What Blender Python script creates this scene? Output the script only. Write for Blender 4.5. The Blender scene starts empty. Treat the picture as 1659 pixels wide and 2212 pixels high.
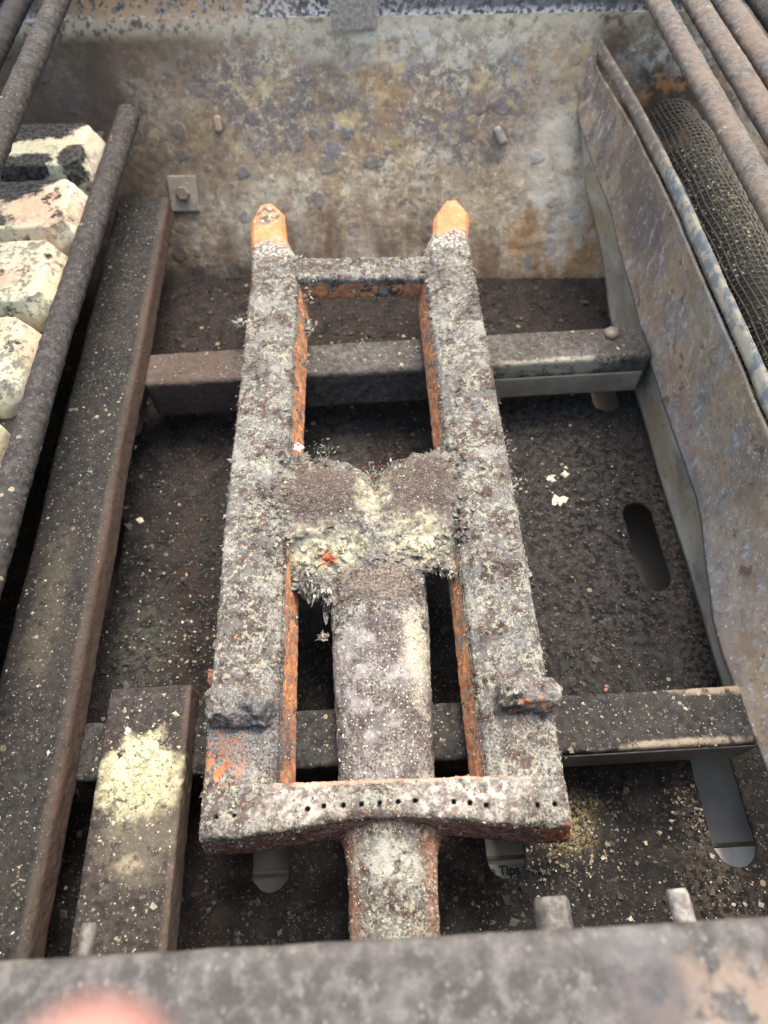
import bpy, math, random
import numpy as np
from mathutils import Vector, Matrix

sc = bpy.context.scene
R = math.radians
random.seed(7); rng = np.random.default_rng(7)
# ------------------------------------------------------------------ camera
CAM_Z = .43
cam_data = bpy.data.cameras.new('camera'); cam = bpy.data.objects.new('camera', cam_data)
sc.collection.objects.link(cam); sc.camera = cam
_t = R(58.8); _r = R(3.3)
fw = Vector((0, math.cos(_t), -math.sin(_t))); rt0 = Vector((1, 0, 0)); up0 = rt0.cross(fw)
rt = rt0*math.cos(_r) - up0*math.sin(_r); up = up0*math.cos(_r) + rt0*math.sin(_r)
M3 = Matrix((rt, up, -fw)).transposed()
cam.matrix_world = Matrix.Translation((0, 0, CAM_Z)) @ M3.to_4x4()
cam_data.sensor_fit = 'VERTICAL'; cam_data.sensor_height = 36; cam_data.lens = 36*1475/2212
cam_data.clip_start = .004; cam_data.clip_end = 50
cam_data.dof.use_dof = True; cam_data.dof.focus_distance = .37; cam_data.dof.aperture_fstop = 8.5
# ------------------------------------------------------------------ light: bright overcast daylight from above and behind
w = bpy.data.worlds.new('World'); sc.world = w; w.use_nodes = True
nt = w.node_tree; bg = nt.nodes['Background']
sky = nt.nodes.new('ShaderNodeTexSky'); sky.sky_type = 'NISHITA'; sky.sun_disc = False
SUN_EL, SUN_AZ = 62, 25           # azimuth clockwise from +Y
sky.sun_elevation = R(SUN_EL); sky.sun_rotation = R(SUN_AZ); sky.air_density = 2.0; sky.dust_density = 5.2; sky.ozone_density = 0
nt.links.new(sky.outputs[0], bg.inputs[0]); bg.inputs[1].default_value = .13
sun_d = bpy.data.lights.new('sun', 'SUN'); sun_d.energy = 1.5; sun_d.angle = R(30); sun_d.color = (1, .965, .915)
sun = bpy.data.objects.new('sun', sun_d); sc.collection.objects.link(sun)
d = Vector((math.sin(R(SUN_AZ))*math.cos(R(SUN_EL)), math.cos(R(SUN_AZ))*math.cos(R(SUN_EL)), math.sin(R(SUN_EL))))
sun.rotation_euler = d.to_track_quat('Z', 'Y').to_euler()
vs = sc.view_settings; vs.view_transform = 'Standard'; vs.look = 'None'; vs.exposure = 1.38; vs.gamma = 1

# ------------------------------------------------------------------ noise in numpy
_perm = rng.permutation(256); _perm = np.concatenate([_perm, _perm, _perm])
_grad = rng.normal(size=(256, 3)); _grad /= np.linalg.norm(_grad, axis=1)[:, None]
def perlin(p):
    i = np.floor(p).astype(int); f = p - i; i &= 255
    u = f*f*f*(f*(f*6-15)+10); out = 0
    for dx in (0, 1):
        for dy in (0, 1):
            for dz in (0, 1):
                g = _grad[_perm[_perm[_perm[i[:, 0]+dx]+i[:, 1]+dy]+i[:, 2]+dz]]
                v = (g*(f-np.array([dx, dy, dz]))).sum(1)
                wgt = (u[:, 0] if dx else 1-u[:, 0])*(u[:, 1] if dy else 1-u[:, 1])*(u[:, 2] if dz else 1-u[:, 2])
                out = out + v*wgt
    return out
def fbm(p, scale, octv=4, gain=.5, off=0):
    a, s, o = 1, scale, 0
    for k in range(octv):
        o = o + a*perlin(p*s+off+k*17.3); a *= gain; s *= 2.03
    return o
def crust(p, amp, scale=180, off=0):
    n = fbm(p, scale, 5, .6, off)
    r = 1-np.abs(fbm(p, scale*1.7, 3, .5, off+40))*2.2
    return amp*(n*1.1+r*.45)

# ------------------------------------------------------------------ object helpers
def link(o, parent=None):
    sc.collection.objects.link(o)
    if parent is not None: o.parent = parent
    return o
def thing(name, label, cat, group=None):
    o = bpy.data.objects.new(name, None); o.empty_display_size = .02; link(o); o['label'] = label; o['category'] = cat
    if group: o['group'] = group
    return o
def tag(o, label, cat, group=None):
    o['label'] = label; o['category'] = cat
    if group: o['group'] = group
    return o
def mesh_obj(name, v, f, m, parent=None, smooth=True, label=None, kind=None):
    me = bpy.data.meshes.new(name)
    v = np.asarray(v, dtype=float)
    me.from_pydata(v.tolist(), [], [list(map(int, q)) for q in f]); me.update()
    me.validate()
    if smooth: me.polygons.foreach_set('use_smooth', [True]*len(me.polygons))
    me.materials.append(m)
    o = bpy.data.objects.new(name, me); link(o, parent)
    if label: o['label'] = label
    if kind: o['kind'] = kind
    return o
def setbase(root, parts, at):
    """move a thing's empty to its base without moving its parts"""
    root.location = at
    for c in parts: c.matrix_parent_inverse = Matrix.Translation(-Vector(at))

def lattice(nx, ny, nz):
    n = (nx, ny, nz); V = []; F = []; base = 0
    for ax in range(3):
        a, b = (ax+1) % 3, (ax+2) % 3
        for side in (0, 1):
            ia, ib = np.meshgrid(np.arange(n[a]+1), np.arange(n[b]+1), indexing='ij')
            c = np.zeros(ia.shape+(3,), int); c[..., a] = ia; c[..., b] = ib; c[..., ax] = side*n[ax]
            V.append(c.reshape(-1, 3)); W = n[b]+1
            i0 = (np.arange(n[a])[:, None]*W+np.arange(n[b])[None, :]).ravel()+base
            q = np.stack([i0, i0+W, i0+W+1, i0+1], 1)
            if not side: q = q[:, ::-1]
            F.append(q); base += (n[a]+1)*W
    V = np.concatenate(V); F = np.concatenate(F)
    key = V[:, 0]*(ny+2)*(nz+2)+V[:, 1]*(nz+2)+V[:, 2]
    _, idx, inv = np.unique(key, return_index=True, return_inverse=True)
    return V[idx]/np.array(n), inv[F]
def rbox(lo, hi, r, step, warp=None, disp=0, dscale=180, off=0, maxseg=600):
    lo = np.array(lo, float); hi = np.array(hi, float); L = hi-lo
    n = np.clip(np.round(L/step).astype(int), 3, maxseg)
    u, F = lattice(*n); p = lo+u*L
    rr = np.minimum(r, L/2*.98)
    inner = np.clip(p, lo+rr, hi-rr); dd = p-inner
    dn = dd/np.maximum(np.linalg.norm(dd/rr, axis=1), 1e-9)[:, None]
    nrm = dn/np.maximum(np.linalg.norm(dn, axis=1), 1e-9)[:, None]
    p = inner+dn
    if warp: p = warp(p)
    if disp: p = p+nrm*crust(p, disp, dscale, off)[:, None]
    return p, F
def sweep(path, rad, step_len, seg, disp=0, dscale=180, squash=1, off=0, caps=True):
    path = np.array(path, float); rad = np.array(rad, float)
    dl = np.linalg.norm(np.diff(path, axis=0), axis=1); s = np.concatenate([[0], np.cumsum(dl)])
    n = max(2, int(s[-1]/step_len)); t = np.linspace(0, s[-1], n+1)
    P = np.stack([np.interp(t, s, path[:, k]) for k in range(3)], 1); Rr = np.interp(t, s, rad)
    T = np.gradient(P, axis=0); T /= np.linalg.norm(T, axis=1)[:, None]
    ref = np.array([0, 0, 1.]) if abs(T[0][2]) < .8 else np.array([1., 0, 0])
    A = np.cross(T, ref); A /= np.linalg.norm(A, axis=1)[:, None]; B = np.cross(A, T)
    an = np.linspace(0, 2*np.pi, seg, endpoint=False)
    N = A[:, None]*np.cos(an)[None, :, None]+B[:, None]*np.sin(an)[None, :, None]*squash
    p = (P[:, None]+N*Rr[:, None, None]).reshape(-1, 3)
    if disp: p = p+N.reshape(-1, 3)*crust(p, disp, dscale, off)[:, None]
    i = np.arange(n)[:, None]*seg; j = np.arange(seg)[None, :]; j2 = (j+1) % seg
    F = np.stack([i+j, i+j2, i+seg+j2, i+seg+j], -1).reshape(-1, 4).tolist()
    F = [q[::-1] for q in F]
    if caps: F += [list(range(seg)), list(range(n*seg, (n+1)*seg))[::-1]]
    return p, F
def merge(*vf):
    V = []; F = []; b = 0
    for v, f in vf:
        V.append(np.asarray(v, float)); F += [[int(i)+b for i in q] for q in f]; b += len(v)
    return np.concatenate(V), F
def sheet(x0, x1, y0, y1, step, inside, snap, zf, thick, jitter=0):
    """grid sheet keeping cells where inside(x,y)>0; border vertices snapped; rim folded down"""
    nx = int((x1-x0)/step); ny = int((y1-y0)/step)
    X, Y = np.meshgrid(np.linspace(x0, x1, nx+1), np.linspace(y0, y1, ny+1), indexing='ij')
    cx = (X[:-1, :-1]+X[1:, 1:])/2; cy = (Y[:-1, :-1]+Y[1:, 1:])/2
    keep = inside(cx.ravel(), cy.ravel()) > 0
    i0 = (np.arange(nx)[:, None]*(ny+1)+np.arange(ny)[None, :]).ravel()
    q = np.stack([i0, i0+ny+1, i0+ny+2, i0+1], 1)[keep]
    x = X.ravel().copy(); y = Y.ravel().copy()
    e = np.concatenate([q[:, [0, 1]], q[:, [1, 2]], q[:, [2, 3]], q[:, [3, 0]]])
    es = np.sort(e, axis=1); key = es[:, 0].astype(np.int64)*(len(x)+1)+es[:, 1]
    _, inv, cnt = np.unique(key, return_inverse=True, return_counts=True)
    be = e[cnt[inv] == 1]; bv = np.unique(be)
    if snap is not None:
        for _ in range(2):
            h = step*.3; f0 = inside(x[bv], y[bv]); gx = (inside(x[bv]+h, y[bv])-f0)/h; gy = (inside(x[bv], y[bv]+h)-f0)/h
            g2 = np.maximum(gx*gx+gy*gy, 1e-6); mv = f0/g2; lim = step*.8
            dx = np.clip(-gx*mv, -lim, lim); dy = np.clip(-gy*mv, -lim, lim)
            x[bv] += dx*snap; y[bv] += dy*snap
    z = zf(x, y)
    used = np.unique(q); remap = -np.ones(len(x), int); remap[used] = np.arange(len(used))
    V = np.stack([x, y, z], 1)[used]; F = remap[q].tolist()
    b2 = np.unique(be); low = dict(zip(b2.tolist(), range(len(V), len(V)+len(b2))))
    t = thick(x[b2], y[b2]) if callable(thick) else thick
    LV = np.stack([x[b2], y[b2], z[b2]-t], 1); V = np.concatenate([V, LV])
    F += [[int(remap[a]), low[int(a)], low[int(b)], int(remap[b])] for a, b in be]
    return V, F
def chunk(rs, c, s, flat=1.):
    """one irregular crumb: jittered octahedron"""
    o = np.array([[1, 0, 0], [-1, 0, 0], [0, 1, 0], [0, -1, 0], [0, 0, flat], [0, 0, -flat]], float)
    return c+(o*rs.uniform(.5, 1.2, (6, 1))+rs.normal(0, .18, (6, 3)))*s
OCT = np.array([[0, 2, 4], [2, 1, 4], [1, 3, 4], [3, 0, 4], [2, 0, 5], [1, 2, 5], [3, 1, 5], [0, 3, 5]])
def crumbs(pts, sizes, flat=.6, seed=1):
    rs = np.random.default_rng(seed); n = len(pts)
    o = np.array([[1, 0, 0], [-1, 0, 0], [0, 1, 0], [0, -1, 0], [0, 0, flat], [0, 0, -flat]], float)
    V = (o[None]*rs.uniform(.5, 1.2, (n, 6, 1))+rs.normal(0, .2, (n, 6, 3)))
    a = rs.uniform(0, 6.28, n); c, s = np.cos(a)[:, None], np.sin(a)[:, None]
    x = V[:, :, 0]*c-V[:, :, 1]*s; y = V[:, :, 0]*s+V[:, :, 1]*c
    V = np.stack([x, y, V[:, :, 2]], -1)*np.asarray(sizes)[:, None, None]+np.asarray(pts)[:, None]
    F = (OCT[None]+np.arange(n)[:, None, None]*6).reshape(-1, 3)
    return V.reshape(-1, 3), F
def flakes(pts, nrm_bias, sizes, seed=1, curl=.5):
    """thin irregular scales: bent triangles with thickness (a wedge)"""
    rs = np.random.default_rng(seed); V = []; F = []
    for i, (p, s) in enumerate(zip(pts, sizes)):
        a = rs.normal(0, 1, 3)+nrm_bias; a /= np.linalg.norm(a); b = np.cross(a, rs.normal(0, 1, 3)); b /= np.linalg.norm(b); c = np.cross(a, b)
        L = s*rs.uniform(.7, 1.9); Wd = s*rs.uniform(.12, .34); th = s*.12
        q = [p-b*Wd, p+b*Wd, p+a*L*.5+b*Wd*.8+c*s*.1, p+a*L*.5-b*Wd*.7+c*s*.1, p+a*L+c*s*rs.normal(0, curl)]
        q += [q[0]-c*th, q[1]-c*th, q[2]-c*th, q[3]-c*th]
        k = len(V); V += q
        F += [[k, k+1, k+2, k+3], [k+3, k+2, k+4], [k+6, k+5, k+8, k+7], [k+7, k+8, k+4], [k+1, k+6, k+7, k+2], [k+2, k+7, k+4], [k+5, k, k+3, k+8], [k+8, k+3, k+4], [k+5, k+6, k+1, k]]
    return np.array(V), F

# ------------------------------------------------------------------ procedural materials
class Mat:
    def __init__(s, name):
        s.m = bpy.data.materials.new(name); s.m.use_nodes = True; s.t = s.m.node_tree; s.N = s.t.nodes; s.L = s.t.links
        s.b = s.N['Principled BSDF']; s.pos = s.N.new('ShaderNodeNewGeometry').outputs['Position']
    def _in(s, sock, v):
        if isinstance(v, bpy.types.NodeSocket): s.L.new(v, sock)
        elif hasattr(sock.default_value, '__len__') and not hasattr(v, '__len__'): sock.default_value = [v]*len(sock.default_value)
        elif hasattr(v, '__len__') and len(v) == 3 and len(sock.default_value) == 4: sock.default_value = (*v, 1)
        else: sock.default_value = v
    def vec(s, st=(1, 1, 1), off=(0, 0, 0)):
        if tuple(st) == (1, 1, 1) and tuple(off) == (0, 0, 0): return s.pos
        n = s.N.new('ShaderNodeMapping'); n.inputs['Scale'].default_value = st; n.inputs['Location'].default_value = off
        s.L.new(s.pos, n.inputs[0]); return n.outputs[0]
    def noise(s, scale, detail=5, rough=.6, dist=0, st=(1, 1, 1), off=(0, 0, 0)):
        n = s.N.new('ShaderNodeTexNoise'); n.inputs['Scale'].default_value = scale; n.inputs['Detail'].default_value = detail
        n.inputs['Roughness'].default_value = rough; n.inputs['Distortion'].default_value = dist
        s.L.new(s.vec(st, off), n.inputs['Vector']); return n.outputs[0]
    def ramp(s, f, lo, hi, a=0, b=1):
        n = s.N.new('ShaderNodeMapRange'); n.interpolation_type = 'SMOOTHSTEP'
        s._in(n.inputs[0], f); n.inputs[1].default_value = lo; n.inputs[2].default_value = hi; n.inputs[3].default_value = a; n.inputs[4].default_value = b
        return n.outputs[0]
    def math(s, op, a, b=0):
        n = s.N.new('ShaderNodeMath'); n.operation = op; s._in(n.inputs[0], a); s._in(n.inputs[1], b); return n.outputs[0]
    def mul(s, a, b): return s.math('MULTIPLY', a, b)
    def add(s, a, b): return s.math('ADD', a, b)
    def inv(s, a): return s.math('SUBTRACT', 1., a)
    def mx(s, a, b): return s.math('MAXIMUM', a, b)
    def patch(s, scale, thr, soft=.04, **k): return s.ramp(s.noise(scale, **k), thr-soft, thr+soft)
    def specks(s, scale, frac, size=.35, off=(0, 0, 0)):
        """scattered round grains: voronoi cells, only a fraction of them filled"""
        v = s.N.new('ShaderNodeTexVoronoi'); v.inputs['Scale'].default_value = scale; s.L.new(s.vec((1, 1, 1), off), v.inputs['Vector'])
        sp = s.N.new('ShaderNodeSeparateColor'); s.L.new(v.outputs['Color'], sp.inputs[0])
        rad = s.mul(sp.outputs[1], size); near = s.ramp(s.math('SUBTRACT', rad, v.outputs['Distance']), -.04, .06)
        return s.mul(near, s.math('LESS_THAN', sp.outputs[0], frac))
    def blob(s, c, r, soft=.35, namp=.5, nscale=120):
        """noisy-edged stain of radii r about world point c (r may be 3 radii)"""
        if not hasattr(r, '__len__'): r = (r, r, r)
        n = s.N.new('ShaderNodeVectorMath'); n.operation = 'SUBTRACT'; s.L.new(s.pos, n.inputs[0]); n.inputs[1].default_value = c
        d = s.N.new('ShaderNodeVectorMath'); d.operation = 'DIVIDE'; s.L.new(n.outputs[0], d.inputs[0]); d.inputs[1].default_value = r
        l = s.N.new('ShaderNodeVectorMath'); l.operation = 'LENGTH'; s.L.new(d.outputs[0], l.inputs[0])
        nn = s.math('SUBTRACT', s.noise(nscale, 5, .65), .5)
        return s.ramp(s.add(l.outputs['Value'], s.mul(nn, namp*2)), 1-soft, 1+soft, 1, 0)
    def mix(s, f, a, b):
        n = s.N.new('ShaderNodeMix'); n.data_type = 'RGBA'
        s._in(n.inputs[0], f); s._in(n.inputs[6], a); s._in(n.inputs[7], b); return n.outputs[2]
    def attr(s, name):
        n = s.N.new('ShaderNodeAttribute'); n.attribute_name = name; return n.outputs['Fac']
    def xyz(s, i):
        n = s.N.new('ShaderNodeSeparateXYZ'); s.L.new(s.pos, n.inputs[0]); return n.outputs[i]
    def done(s, col, rough=.85, bump=None, strength=.5, dist=.001, metal=0, spec=.3):
        s._in(s.b.inputs['Base Color'], col); s._in(s.b.inputs['Roughness'], rough); s._in(s.b.inputs['Metallic'], metal)
        s.b.inputs['Specular IOR Level'].default_value = spec
        if bump is not None:
            n = s.N.new('ShaderNodeBump'); n.inputs['Strength'].default_value = strength; n.inputs['Distance'].default_value = dist
            s.L.new(bump, n.inputs['Height']); s.L.new(n.outputs[0], s.b.inputs['Normal'])
        return s.m

# --- charred floor
def mat_floor():
    m = Mat('charred_floor')
    c = m.mix(m.patch(14, .5, .15, detail=4), (.009, .009, .0095), (.022, .0205, .020))
    c = m.mix(m.mul(m.patch(60, .55, .1), .8), c, (.034, .031, .029))
    brown = m.mul(m.mx(m.blob((-.125, .2, 0), (.04, .2, .1), .5, .5, 40), m.mx(m.blob((0, .46, 0), (.28, .09, .1), .5, .4, 30), m.blob((.0, .27, 0), (.05, .06, .1), .5, .5, 50))), m.patch(90, .47, .1))
    c = m.mix(m.mul(brown, .55), c, (.05, .034, .027))
    grn = m.mul(m.mx(m.blob((-.165, .17, 0), (.02, .03, .1), .6, .8, 60), m.blob((-.03, .3, 0), (.02, .05, .1), .5, .6, 60)), m.patch(150, .48, .08))
    c = m.mix(m.mul(grn, .6), c, (.085, .09, .078))
    gr = m.mul(m.blob((.13, .25, 0), (.07, .16, .1), .6, .6, 40), m.patch(200, .5, .08))
    c = m.mix(m.mul(gr, .6), c, (.075, .068, .062))
    yel = m.mul(m.blob((.094, .045, 0), (.015, .013, .1), .7, 1.1, 60), m.ramp(m.noise(420, 7, .8), .44, .56))
    c = m.mix(yel, c, (.42, .34, .17))
    tan = m.mul(m.mx(m.blob((.166, .045, 0), (.008, .035, .1), .5, .6, 100), m.mx(m.blob((.17, -.0, 0), (.02, .03, .1), .5, .7, 100), m.blob((.21, .2, 0), (.03, .1, .1), .5, .5, 60))), m.patch(280, .5, .05))
    c = m.mix(m.mul(tan, .35), c, (.16, .12, .09))
    red = m.mul(m.blob((.01, .27, 0), (.04, .04, .1), .5, .5), m.patch(210, .6, .04))
    c = m.mix(red, c, (.33, .12, .07))
    c = m.mix(m.mul(m.ramp(m.noise(330, 7, .8), .54, .66), .6), c, (.085, .078, .07))
    c = m.mix(m.mul(m.specks(420, .2), .7), c, (.12, .105, .085))
    c = m.mix(m.mul(m.specks(190, .02, .4), .8), c, (.3, .26, .18))
    c = m.mix(m.mul(m.specks(900, .25), .6), c, (.3, .25, .21))
    wet = m.ramp(m.noise(70, 4), .35, .65, .6, 1)
    return m.done(c, wet, m.add(m.noise(160, 8, .7), m.mul(m.noise(700, 4), .4)), .95, .0024, spec=.12)
# --- scaly cast iron of the burner
def mat_burner(name='scaly_cast_iron', kind='bar'):
    m = Mat(name)
    fine = m.noise(820, 6, .72); med = m.noise(230, 6, .68, .3); big = m.noise(60, 4, .6)
    c = m.mix(m.ramp(med, .38, .62), (.038, .028, .025), (.125, .098, .086))
    c = m.mix(m.mul(m.patch(75, .53, .06, detail=5), .7), c, (.155, .14, .13))
    blue = m.patch(95, .54, .06, detail=6, off=(3, 1, 0))
    c = m.mix(m.mul(blue, .5), c, (.18, .185, .185))
    pale = m.mul(m.ramp(m.add(fine, m.mul(m.math('SUBTRACT', big, .5), .7)), .52, .6), 1)
    c = m.mix(m.mul(pale, .62), c, (.37, .36, .31))
    gy = m.mul(m.patch(330, .56, .03, detail=5, off=(5, 0, 0)), m.patch(45, .46, .08, off=(1, 7, 2)))
    c = m.mix(m.mul(gy, .62), c, (.41, .41, .30))
    maroon = m.mul(m.patch(170, .6, .03, off=(9, 2, 1)), .8)
    c = m.mix(maroon, c, (.085, .052, .046))
    c = m.mix(m.mul(m.patch(260, .68, .02, off=(2, 2, 4)), .8), c, (.42, .18, .09))
    c = m.mix(m.mul(m.specks(900, .16, .42), .6), c, (.52, .5, .44))
    c = m.mix(m.mul(m.specks(600, .14, .4, (3, 3, 3)), .6), c, (.04, .035, .03))
    side = m.attr('side')
    rust = m.mix(m.patch(140, .5, .1, detail=6), (.38, .165, .09), (.60, .27, .12))
    rust = m.mix(m.patch(190, .58, .04, off=(4, 4, 0)), rust, (.24, .19, .165))
    rust = m.mix(m.mul(m.specks(700, .3), .7), rust, (.6, .36, .25))
    if kind == 'bar':
        c = m.mix(m.ramp(m.add(side, m.mul(m.math('SUBTRACT', m.noise(75, 7, .75), .5), 3.4)), .66, .84), c, rust)
        c = m.mix(m.mul(m.blob((-.085, .075, .09), (.012, .014, .02), .5, .6, 200), m.patch(220, .52, .04)), c, (.45, .17, .07))
        c = m.mix(m.mul(m.blob((-.07, .085, .09), (.03, .016, .03), .5, .5, 100), .75), c, m.mix(m.ramp(fine, .4, .62), (.05, .045, .045), (.2, .2, .2)))
    if kind == 'web':
        dark = m.mx(m.blob((-.036, .222, .09), (.026, .024, .05), .35, .5, 90), m.blob((.02, .226, .09), (.024, .026, .05), .35, .5, 90))
        dk = m.mix(m.ramp(fine, .42, .66), (.07, .052, .045), (.17, .135, .115))
        dk = m.mix(m.mul(m.specks(900, .3, .4), .8), dk, (.42, .36, .26))
        c = m.mix(m.mul(dark, .93), c, dk)
        cream = m.mx(m.mx(m.blob((-.036, .186, .085), (.022, .013, .05), .5, 1.1, 90), m.blob((.018, .189, .085), (.018, .015, .05), .5, 1.0, 90)), m.mul(m.blob((-.006, .222, .09), (.01, .018, .05), .4, .8, 110), .7))
        cr = m.mix(m.ramp(med, .4, .6), (.36, .33, .21), (.60, .56, .41))
        cr = m.mix(m.patch(170, .6, .04), cr, (.16, .13, .11))
        cream = m.mul(cream, m.patch(120, .45, .07, detail=7, rough=.7, off=(1, 1, 1)))
        c = m.mix(m.mul(cream, .92), c, cr)
        c = m.mix(m.blob((-.034, .18, .085), .006, .3, .5, 200), c, (.42, .13, .06))
        c = m.mix(m.mul(m.blob((-.006, .165, .085), (.03, .012, .05), .4, .7, 90), .8), c, m.mix(m.ramp(fine, .42, .62), (.08, .06, .052), (.26, .21, .17)))
    if kind == 'pipe':
        pk = m.mix(m.ramp(fine, .4, .6), (.085, .07, .07), (.33, .295, .285))
        c = m.mix(.45, c, pk)
        dk = m.mul(m.mx(m.blob((-.006, .145, .085), (.02, .02, .05), .5, .5, 80), m.blob((.0, .09, .085), (.03, .014, .05), .5, .5, 80)), .7)
        c = m.mix(dk, c, m.mix(m.ramp(fine, .42, .62), (.05, .038, .034), (.19, .155, .135)))
        c = m.mix(m.mul(m.patch(70, .55, .06, detail=7, off=(6, 6, 1)), .6), c, (.42, .385, .365))
        c = m.mix(m.mul(m.patch(60, .58, .05, detail=7, off=(2, 6, 1)), .65), c, (.065, .05, .045))
        c = m.mix(m.mul(m.blob((.014, .128, .08), (.007, .024, .03), .6, 1.3, 120), .85), c, m.mix(m.ramp(fine, .4, .6), (.36, .33, .25), (.62, .58, .46)))
        c = m.mix(m.mul(m.blob((-.035, .14, .075), (.012, .03, .04), .4, .5, 90), .6), c, (.45, .4, .37))
        c = m.mix(m.mul(m.specks(650, .3, .45), .85), c, (.62, .58, .52))
    if kind == 'front':
        pl = m.mix(m.ramp(med, .4, .6), (.2, .17, .155), (.54, .5, .43))
        pl = m.mix(m.mul(m.specks(500, .35, .4, (1, 1, 0)), .85), pl, (.12, .1, .1))
        cmask = m.mul(m.mx(m.blob((-.045, .049, .09), (.018, .016, .02), .5, .9, 90), m.blob((.03, .049, .09), (.028, .016, .02), .5, .9, 90)), m.patch(110, .42, .08, detail=7, off=(3, 3, 0)))
        c = m.mix(m.mul(cmask, .9), c, pl)
        bk = m.mul(m.ramp(m.add(m.xyz(1), m.mul(m.math('SUBTRACT', m.noise(120, 5), .5), .006)), .0565, .0582), m.blob((-.002, .058, .09), (.05, .02, .02), .3, .4))
        c = m.mix(m.mul(bk, .85), c, (.62, .31, .22))
        mar = m.mix(m.ramp(med, .4, .62), (.22, .11, .09), (.36, .21, .17))
        mar = m.mix(m.mul(m.patch(190, .57, .04, st=(1, 1, 2)), .7), mar, (.46, .41, .38))
        c = m.mix(m.ramp(m.add(side, m.mul(m.math('SUBTRACT', med, .5), .8)), .5, .66), c, mar)
        edge = m.mul(m.ramp(m.add(side, m.mul(m.math('SUBTRACT', m.noise(90, 6, .7), .5), 1.6)), .18, .34), m.ramp(m.add(side, m.mul(m.math('SUBTRACT', m.noise(90, 6, .7), .5), 1.6)), .62, .8, 1, 0))
        c = m.mix(m.mul(edge, m.blob((.015, .038, .08), (.07, .013, .03), .2, .5, 60)), c, (.60, .235, .115))
        c = m.mix(m.mul(m.blob((.077, .036, .078), (.012, .008, .012), .3, .6, 120), .9), c, (.60, .22, .09))
        c = m.mix(m.mul(m.patch(130, .565, .05, detail=8, rough=.75, off=(7, 1, 0)), .7), c, (.10, .078, .072))
    if kind == 'neck':
        c = m.mix(m.mul(m.specks(420, .3, .5, (2, 0, 1)), .8), c, (.05, .045, .04))
        e = m.mul(m.ramp(m.math('ABSOLUTE', m.add(m.xyz(0), .0058)), .012, .021), m.ramp(m.noise(90, 4), .35, .6, .4, 1))
        c = m.mix(e, c, m.mix(m.ramp(med, .4, .62), (.26, .12, .08), (.42, .23, .15)))
        c = m.mix(m.mul(m.mul(m.blob((-.008, .025, .083), (.016, .007, .02), .5, 1.2, 150), m.patch(170, .47, .05, detail=7)), .8), c, (.42, .42, .37))
    h = m.add(m.noise(300, 8, .75), m.mul(m.noise(1100, 3, .6), .5))
    return m.done(c, .95, h, .75, .0011, spec=.12)
def mat_tip():
    m = Mat('orange_oxide')
    c = m.mix(m.patch(60, .5, .15), (.60, .205, .085), (.66, .28, .13))
    c = m.mix(m.mul(m.patch(90, .56, .07, detail=7), .6), c, (.5, .19, .08))
    c = m.mix(m.mul(m.patch(160, .6, .05, detail=7, off=(4, 1, 1)), .7), c, (.36, .3, .25))
    c = m.mix(m.mul(m.specks(500, .1, .35), .8), c, (.9, .6, .4))
    sc1 = m.mul(m.blob((-.079, .487, .09), (.013, .010, .02), .3, .9, 160), m.patch(120, .47, .05))
    c = m.mix(sc1, c, m.mix(m.patch(200, .56, .03), (.09, .09, .09), (.62, .52, .34)))
    rag = m.ramp(m.add(m.xyz(1), m.mul(m.math('SUBTRACT', m.noise(110, 7, .7), .5), .05)), .450, .461, 1, 0)
    c = m.mix(rag, c, m.mix(m.ramp(m.noise(420, 5), .42, .6), (.1, .09, .085), (.45, .42, .36)))
    return m.done(c, .8, m.noise(220, 6, .7), .5, .001)
def mat_sooty(name, base, lite, edge=None, ex=None, blobs=(), ash=.06, br=(.045, .038, .033)):
    m = Mat(name)
    n = m.noise(240, 6, .7)
    c = m.mix(m.ramp(n, .35, .68), base, lite)
    c = m.mix(m.mul(m.patch(25, .52, .12, detail=3), .55), c, br)
    c = m.mix(m.mul(m.specks(520, .25, .42), .7), c, (.17, .15, .13))
    c = m.mix(m.mul(m.mul(m.specks(260, ash, .45, (1, 3, 1)), m.patch(25, .5, .08)), .85), c, (.36, .31, .2))
    c = m.mix(m.mul(m.specks(1000, .25, .4, (6, 3, 1)), .6), c, (.27, .245, .225))
    if ex is not None:     # lighter edge colour running along Y near x = ex
        e = m.mul(m.ramp(m.math('ABSOLUTE', m.math('SUBTRACT', m.xyz(0), ex)), .001, .004, 1, 0), m.ramp(m.noise(35, 3), .3, .6, .4, 1))
        c = m.mix(m.mul(e, .5), c, edge)
    for ctr, rad, col, am in blobs:
        c = m.mix(m.mul(m.mul(m.blob(ctr, rad, .35, .9, 110), m.patch(190, .41, .08, off=(ctr[0]*90, 2, 3))), am), c, col)
    return m.done(c, m.ramp(m.noise(60, 3), .3, .7, .6, .95), m.add(m.noise(210, 8, .7), m.mul(n, .5)), .8, .0014, spec=.15)
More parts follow.
